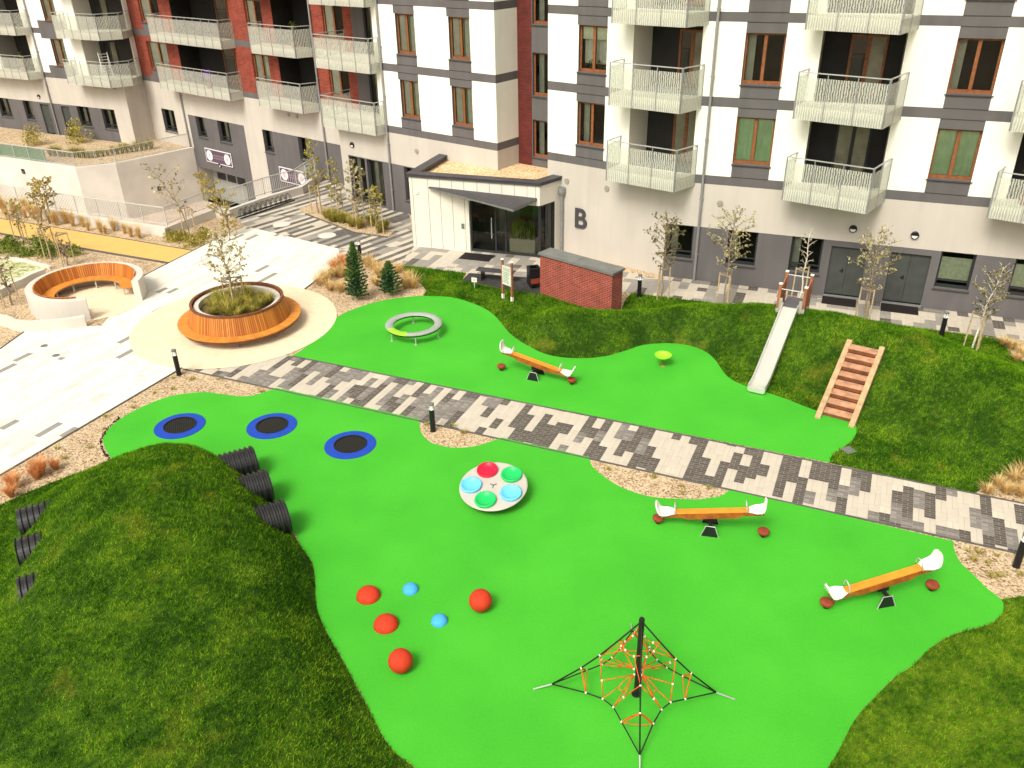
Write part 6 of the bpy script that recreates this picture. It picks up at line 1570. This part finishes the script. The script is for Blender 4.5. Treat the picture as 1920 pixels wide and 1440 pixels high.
# ------------------------------------------------------------------ plants
def rv(r): 
    while True:
        v = Vector((rw.uniform(-1, 1), rw.uniform(-1, 1), rw.uniform(-1, 1)))
        if .05 < v.length < 1: return v.normalized()*r
def leaf(mb, c, s):
    a = rv(s); b = a.cross(rv(1)); 
    if b.length < 1e-4: return
    b = b.normalized()*s*.55; mb.poly([c-a, c+b, c+a, c-b])
def sapling(loc, h, cr_h0, cr_r, nbr, nleaf, leafm, label, lean=(0, 0), bark='bark', ls=.045, stakes=True, group='staked young trees', top_heavy=1., sth=1.15, srad=.34, droop=0.):
    t = thing('young_tree', label, 'tree', (loc.x, loc.y, loc.z), 0, group)
    mb = MB(); pts = []
    for i in range(9):
        f_ = i/8; pts.append(Vector((lean[0]*f_*f_+math.sin(i*1.7+loc.x)*.03, lean[1]*f_*f_+math.cos(i*2.1+loc.y)*.03, h*f_)))
    mb.tube(pts, [.035*(1-.8*i/8)+.004 for i in range(9)], 7); twigs = []
    def at(f_): k = min(7, int(f_*8)); return pts[k].lerp(pts[k+1], f_*8-k)
    for i in range(nbr):
        f_ = cr_h0+(1-cr_h0)*((i+.5)/nbr)**top_heavy; p = at(min(.999, f_)); a = i*2.4+rw.uniform(-.4, .4); env = math.sin(math.pi*min(1, max(.12, (f_-cr_h0)/(1-cr_h0)*.85+.12)))**.7
        L = cr_r*env*rw.uniform(.6, 1.15); e = p+Vector((math.cos(a)*L, math.sin(a)*L, L*rw.uniform(.35, 1.0)-droop*L)); m = p.lerp(e, .5)+Vector((0, 0, L*.10+rw.uniform(-.03, .03)))
        mb.tube([p, m, e], [.010, .007, .003], 4, cap=False); twigs.append((p, m, e))
        for k in range(3):
            q = m.lerp(e, rw.random()); e2 = q+rv(L*.32)+Vector((0, 0, L*.1)); mb.tube([q, e2], [.004, .002], 3, cap=False); twigs.append((q, q.lerp(e2, .5), e2))
    mb.build('trunk', bark, t)
    lf = MB(); W = [(b_-a_).length for a_, m_, b_ in twigs]
    for i in range(nleaf):
        a_, m_, e_ = rw.choices(twigs, W)[0]; f_ = rw.random()**.6; c = (a_.lerp(m_, f_*2) if f_ < .5 else m_.lerp(e_, f_*2-1))+rv(rw.uniform(.01, .07)); leaf(lf, c, ls*rw.uniform(.6, 1.25))
    if nleaf: lf.build('crown', leafm, t)
    if stakes:
        tops = []
        for k in range(3):
            a = k*2.094+loc.x*1.3; mb = MB(); x, y = math.cos(a)*srad, math.sin(a)*srad; mb.tube([(x, y, -.1), (x*.92, y*.92, sth)], .028, 7); mb.build('stake', 'stake', t); tops.append(Vector((x*.92, y*.92, sth-.06)))
        mb = MB()
        for k in range(3): mb.beam(tops[k], tops[(k+1) % 3], .02, .05)
        mb.build('tie_rail', 'bark', t)
    return t
def top_h(pb, px_top):
    d = rt*((px_top[0]-960)/F) + up*((720-px_top[1])/F) + fw
    return H+d[2]*math.hypot(pb.x, pb.y)/math.hypot(d[0], d[1])-pb.z
def gz(px, z=0, m=None):
    p = G(px[0], px[1], z)
    if m is not None:
        for _ in range(5): p = G(px[0], px[1], m.at(p))
    return p
in_cr = [((1240, 558), (1245, 412), .62, 'leaf_dark', 'dark leaved staked tree right of the low brick wall', 620), ((1357, 571), (1350, 396), .66, 'leaf_pale', 'pale leaved staked tree between two ground floor windows', 700), ((1618, 600), (1618, 438), .68, 'leaf_pale', 'pale leaved staked tree in front of the left steel door', 700), ((1824, 652), (1850, 500), .50, 'leaf_dark', 'sparse staked tree with a pale leaning trunk right of the steel doors', 480)]
for px_, tp_, r, m, lab, nl in in_cr:
    p = G(px_[0], px_[1], .3); zz = mB.at(p) if inside(np.array([[p.x, p.y]]), mB.poly)[0] else .02; p = G(px_[0], px_[1], zz)
    sapling(p, top_h(p, tp_), .34, r*1.35, 36, int(nl*1.2), m, lab, bark='birch' if px_[0] > 1700 else 'bark', lean=(.35, 0) if px_[0] > 1700 else (.05, 0), group='staked young trees along the facade', ls=.055, sth=1.35, srad=.30)
p = G(1500, 560, .1); sapling(Vector((p.x, p.y, .02)), 3.0, .4, .35, 22, 30, 'leaf_olive', 'bare young tree behind the slide platform', group='staked young trees along the facade', bark='birch', sth=1.4)
p = G(1925, 905, 0); sapling(Vector((p.x+.15, p.y, 0)), 2.6, .4, .5, 14, 160, 'leaf_pale', 'staked young tree cut by the right edge of the picture', group='staked young trees along the facade', sth=1.4)
# bed in front of the glass entrance bay
bed = [tuple(p) for p in PX([(573, 402), (560, 392), (590, 383), (640, 395), (700, 415), (738, 436), (727, 446), (664, 437), (615, 420)])]
mb = MB(); mb.flat(bed, .03, 0); tag(mb.build('planting_bed', 'pebbles'), kind='structure')
mb = MB(); bb = PX([(573, 402), (664, 437), (727, 446)]); 
for a_, b_ in zip(bb, bb[1:]): strip(a_, b_, .07, .06)
tag(mb.build('bed_edging', 'kerb_dark'), kind='structure')
for px_, tp_, r, lab, m, nl in [((597, 400), (578, 262), .5, 'tallest slim olive tree at the left end of the entrance bed', 'leaf_olive', 650), ((635, 410), (622, 300), .5, 'slim tree second from the left in the entrance bed', 'leaf_olive', 500), ((673, 426), (655, 300), .6, 'pale birch like tree in the middle of the entrance bed', 'leaf_pale', 800), ((708, 438), (696, 350), .5, 'slim green tree at the right end of the entrance bed', 'leaf_olive', 520)]:
    p = G(*px_, .03); sapling(p, top_h(p, tp_), .22, r, 34, nl, m, lab, group='slim trees in the entrance bed', ls=.065, sth=1.6)
# planter tree and the plaza corner tree
p = Vector((sc_.x-.15, sc_.y+.15, .88)); sapling(p, top_h(p, (418, 436)), .12, .85, 44, 1100, 'leaf_pale', 'airy young tree growing in the round planter', lean=(-.25, .0), group='trees of the plaza', ls=.055, sth=1.1, srad=.45)
p = G(432, 442); sapling(p, top_h(p, (385, 330)), .08, .7, 46, 1200, 'leaf_yellow', 'yellowing young tree at the far corner of the white plaza', group='trees of the plaza', lean=(-1.1, .2), ls=.065)
for px_, tp_, lab, m, nl, ln, r in [((357, 444), (305, 316), 'nearly bare young tree in front of the retaining wall', 'leaf_pale', 260, (-1.5, .3), 1.0), ((92, 420), (78, 345), 'yellow leaved young tree behind the tan path', 'leaf_yellow', 900, (0, 0), .9), ((45, 458), (25, 375), 'thin staked tree beside the tan path, leftmost', 'leaf_olive', 120, (0, 0), .5), ((98, 487), (60, 395), 'thin staked tree below the tan path above the round bench', 'leaf_pale', 90, (-.3, 0), .5), ((128, 498), (115, 452), 'stumpy staked sapling directly behind the round bench', 'leaf_dark', 90, (0, 0), .4), ((24, 572), (0, 470), 'thin staked tree in the gravel left of the round wall', 'leaf_dark', 160, (-.2, 0), .5)]:
    p = G(*px_); sapling(p, top_h(p, tp_), .3, r, 24, nl, m, lab, group='staked trees of the left garden', lean=ln, ls=.075, sth=1.6)

# ornamental grasses and low shrubs (prototypes, then copies)
def tuft_proto(name, label, cat, m, n, h, spread, w=.007, group=None):
    mb = MB()
    for i in range(n):
        a = rw.uniform(0, 6.283); r0 = rw.uniform(0, .07); hh = h*rw.uniform(.55, 1.1); s = spread*rw.uniform(.2, 1.1); b = Vector((math.cos(a)*r0, math.sin(a)*r0, 0)); d = Vector((math.cos(a), math.sin(a), 0)); sd_ = Vector((-d.y, d.x, 0))*w
        m1 = b+d*s*.35+Vector((0, 0, hh*.62)); e = b+d*s+Vector((0, 0, hh)); mb.poly([b-sd_, b+sd_, m1+sd_, m1-sd_]); mb.poly([m1-sd_, m1+sd_, e])
    o = mb.build(name, m); o.location = (0, 0, -50); return tag(o, label, cat, group=group)
def put(proto, p, rz, s, label=None, group=None):
    o = proto if not USED.get(proto.name) else proto.copy()
    if USED.get(proto.name): COL.objects.link(o)
    USED[proto.name] = True
    o.location = p; o.rotation_euler = (0, 0, rz); o.scale = (s, s, s)
    if label: o['label'] = label
    if group: o['group'] = group
tr_red = tuft_proto('fountain_plant', 'rust red dry grass tuft in the gravel left of the foreground mound', 'tufted plant', 'tuft_red', 420, .50, .36, .006)
for k, px_ in enumerate([(28, 915), (78, 890), (105, 880), (22, 932), (70, 898)]): put(tr_red, G(*px_), k*1.3, [1, 1.1, .7, .8, .8][k], group='rust red grass tufts by the mound')
tt = tuft_proto('fountain_plant', 'tan feathery grass tuft along the low V shaped parapet', 'tufted plant', 'tuft_tan', 150, .95, .42, .006)
for k in range(17):
    x = 15+k*15.5+rw.uniform(-4, 4); px_ = (x, 404+x*.155+rw.uniform(-4, 5)); put(tt, G(*px_), k*1.1, rw.uniform(.7, 1.15), group='tan feathery grasses along the parapet')
for k, px_ in enumerate([(8, 398), (30, 404), (50, 400), (75, 415), (60, 408)]): put(tt, G(*px_), k*2.1, 1.2, group='tan feathery grasses along the parapet')
tg = tuft_proto('fountain_plant', 'green and straw grass tuft in the entrance bed', 'tufted plant', 'tuft_green', 320, .55, .42, .008)
for k in range(26):
    f_ = rw.random(); x = 585+140*f_; y = 405+f_*33+rw.uniform(-12, 3); put(tg, G(x, y, .03), k, rw.uniform(.7, 1.1), group='grass tufts of the entrance bed')
tp = tuft_proto('fountain_plant', 'arching green and straw grass filling the round planter', 'tufted plant', 'tuft_green', 230, .46, .44, .008)
for k in range(24):
    a = k*2.4; r = 1.2*math.sqrt((k+.5)/24); put(tp, (sc_.x+r*math.cos(a), sc_.y+r*math.sin(a), .86), k, rw.uniform(.8, 1.15), group='grasses in the round planter')
tb_ = tuft_proto('fountain_plant', 'tan grass tuft in the gravel bed around the two conifers', 'tufted plant', 'tuft_tan', 190, .52, .50, .008)
for k, px_ in enumerate([(600, 535), (612, 528), (625, 520), (620, 545), (640, 548), (632, 505), (655, 500), (700, 505), (712, 520), (690, 500), (748, 512), (765, 525), (775, 540), (640, 520), (705, 535), (725, 505), (650, 515), (760, 540)]): put(tb_, G(*px_), k*1.7, rw.uniform(.8, 1.25), group='tan grasses around the conifers')
tr3 = tuft_proto('fountain_plant', 'reddish grass tuft at the plaza edge of the conifer bed', 'tufted plant', 'tuft_red', 200, .65, .46, .008)
for k, px_ in enumerate([(628, 512), (640, 500), (650, 508)]): put(tr3, G(*px_), k*2.2, 1.05, group='reddish grasses at the plaza edge')
ts_ = tuft_proto('seedling', 'tiny brownish seedling in the light gravel', 'plant', 'tuft_green', 40, .10, .12, .005)
for k, px_ in enumerate([(325, 710), (410, 712), (325, 730), (490, 735), (290, 738), (250, 765), (360, 712), (800, 798), (850, 800), (870, 812), (1140, 880), (1225, 895), (1278, 912), (1280, 925), (1330, 915), (1815, 1034), (1836, 1037), (1868, 1043), (1825, 1050), (1853, 1056), (1860, 1082), (1874, 1080), (1912, 1078), (195, 805), (120, 860), (170, 840), (108, 842), (200, 782)]): put(ts_, G(*px_), k, rw.uniform(.7, 1.3), group='tiny seedlings in the gravel')
te = tuft_proto('fountain_plant', 'straw coloured grass tuft by the path at the right edge', 'tufted plant', 'tuft_tan', 200, .38, .40)
for k, px_ in enumerate([(1870, 912), (1900, 905), (1850, 925), (1885, 925), (1912, 930), (1915, 890), (1895, 655), (1915, 668), (1905, 678), (1880, 648)]): put(te, G(*px_), k*1.9, rw.uniform(.8, 1.2), group='straw coloured grasses at the right edge')
def shrub_proto(label, m, n, r, h, ls=.035, name='shrub'):
    mb = MB()
    for i in range(n):
        a = rw.uniform(0, 6.283); f_ = rw.random()**.5; z = rw.random(); rr = r*f_*math.sqrt(max(.05, 1-(z*1.0)**2))*(1+.35*math.sin(a*3+1)); leaf(mb, Vector((rr*math.cos(a), rr*math.sin(a), z*h*(1+.25*math.sin(a*2)))), ls*rw.uniform(.6, 1.3))
    for i in range(10): a = rw.uniform(0, 6.28); mb.tube([(0, 0, 0), (math.cos(a)*r*.6, math.sin(a)*r*.6, h*.7)], .008, 4)
    o = mb.build(name, m); o.location = (0, 0, -50); return tag(o, label, 'shrub')
s1_ = shrub_proto('low dark green shrub in the left garden beds', 'shrub_green', 520, .5, .5, .05)
for k, px_ in enumerate([(12, 470), (30, 476), (52, 480), (75, 462), (78, 475), (100, 470), (140, 478), (20, 462), (95, 480)]): put(s1_, G(*px_), k, rw.uniform(.7, 1.3), group='low green shrubs of the left garden')
s2_ = shrub_proto('olive green shrub under the bare tree by the ramp', 'tuft_green', 420, .5, .42, .05)
for k, px_ in enumerate([(318, 442), (335, 452), (362, 460), (378, 450), (345, 446), (385, 442), (325, 450)]): put(s2_, G(*px_), k, rw.uniform(.7, 1.2), group='olive shrubs under the bare tree')
ty = shrub_proto('yellow green bush on the terrace before the far doors', 'leaf_yellow', 600, .9, 1.3, .08); put(ty, G(66, 272), 0, 1, group='bushes on the terrace')
ty2 = shrub_proto('taller green bush on the terrace beside the far windows', 'tuft_green', 600, .9, 1.5, .08); put(ty2, G(148, 268), 0, 1, group='bushes on the terrace')
tz = tuft_proto('fountain_plant', 'mixed grass tuft behind the terrace railing', 'tufted plant', 'tuft_green', 110, .7, .4, .014)
for k in range(22): x = 95+k*9; y = 305-abs(x-170)*.06*(1 if x < 170 else 2.6)-8; put(tz, G(x, y), k, rw.uniform(.7, 1.2), group='grass tufts behind the terrace railing')
# conifers
def conifer(px_, h, r, label):
    p = G(*px_); t = thing('small_conifer', label, 'conifer', (p.x, p.y, 0), 0, 'small conifers in the gravel bed'); mb = MB(); mb.tube([(0, 0, 0), (.01, 0, h*.5), (0, .01, h*.98)], [.045, .025, .006], 8); 
    lf = MB(); nb = int(h*75)
    for i in range(nb):
        f_ = (i+.5)/nb; z = h*(.05+.92*f_); L = r*(1-f_**1.5)**.75*(.80 if f_ < .08 else 1)*rw.uniform(.7, 1.12)*(1 if f_ < .8 else .7)+.04; a = i*2.4; d = Vector((math.cos(a), math.sin(a), .25-.1*f_)).normalized(); mb.tube([(0, 0, z), tuple(Vector((0, 0, z))+d*L)], [.008, .002], 3, cap=False)
        for k in range(int(30+L*190)):
            g_ = rw.random(); c = Vector((0, 0, z))+d*L*g_; sd_ = rv(1); n1 = (d*.6+sd_*.8).normalized()*rw.uniform(.05, .085); w_ = n1.cross(rv(1)).normalized()*.016; lf.poly([c-w_, c+w_, c+n1+Vector((0, 0, .01))])
    mb.build('trunk', 'bark', t); lf.build('crown', 'conifer', t)
conifer((672, 562), top_h(G(672, 562), (648, 452)), .52, 'taller bright tipped conifer beside the dark bollard'); conifer((733, 553), top_h(G(733, 553), (727, 488)), .54, 'shorter bushy conifer with a thin leader')

# ------------------------------------------------------------------ small things on the paving
def manhole(px_, r, label, m='concrete_light', z=.016):
    p = G(*px_); mb = MB(); mb.lathe([(r*1.08, 0), (r*1.08, .006), (r, .006), (r*.99, .004), (0, .006)], 32); o = mb.build('manhole_cover', m, smooth=False); o.location = (p.x, p.y, z); tag(o, label, 'manhole cover', 'round covers in the paving')
manhole((528, 421), .42, 'pale round cover in the striped paving nearer the cycle stand'); manhole((613, 442), .42, 'pale round cover in the striped paving nearer the entrance bed')
manhole((83, 649), .12, 'small dark round cap in the white plaza, upper of two', 'coping_grey'); manhole((105, 667), .12, 'small dark round cap in the white plaza, lower of two', 'coping_grey')
p = G(1591, 845, .04); o = MB(); o.box((0, 0, 0), (.32, .32, .03), rz=.4); o = o.build('drain_cover', 'coping_grey', bevel=.004); zz = mB.at(p); o.location = (p.x, p.y, zz+.03); tag(o, 'square grey drain cover in the grass right of the upper rubber surface', 'drain cover')
# exposed fabric edge along the left lobe of the lower surface
mb = MB(); ef = catmull(PX([(228, 782), (212, 795), (197, 812), (191, 828), (196, 846), (205, 860), (221, 873)]), 5)
for i in range(len(ef)-1):
    a_, b_ = ef[i], ef[i+1]
    for k in range(3):
        q = a_.lerp(b_, rw.random())+Vector((rw.uniform(-.06, .01), rw.uniform(-.03, .03))); mb.tube([(q.x, q.y, .0), (q.x+rw.uniform(-.05, .05), q.y+rw.uniform(-.05, .05), rw.uniform(.01, .05))], rw.uniform(.01, .02), 4)
tag(mb.build('loose_edging', 'mat_black'), 'ragged black edging fabric along the left end of the lower green surface', 'edging', kind='stuff')
# dark thin curbs where grass meets rubber are left to the turf itself

# hide nothing: drop unused prototypes
for o in list(bpy.data.objects):
    if o.location.z < -40: bpy.data.objects.remove(o)
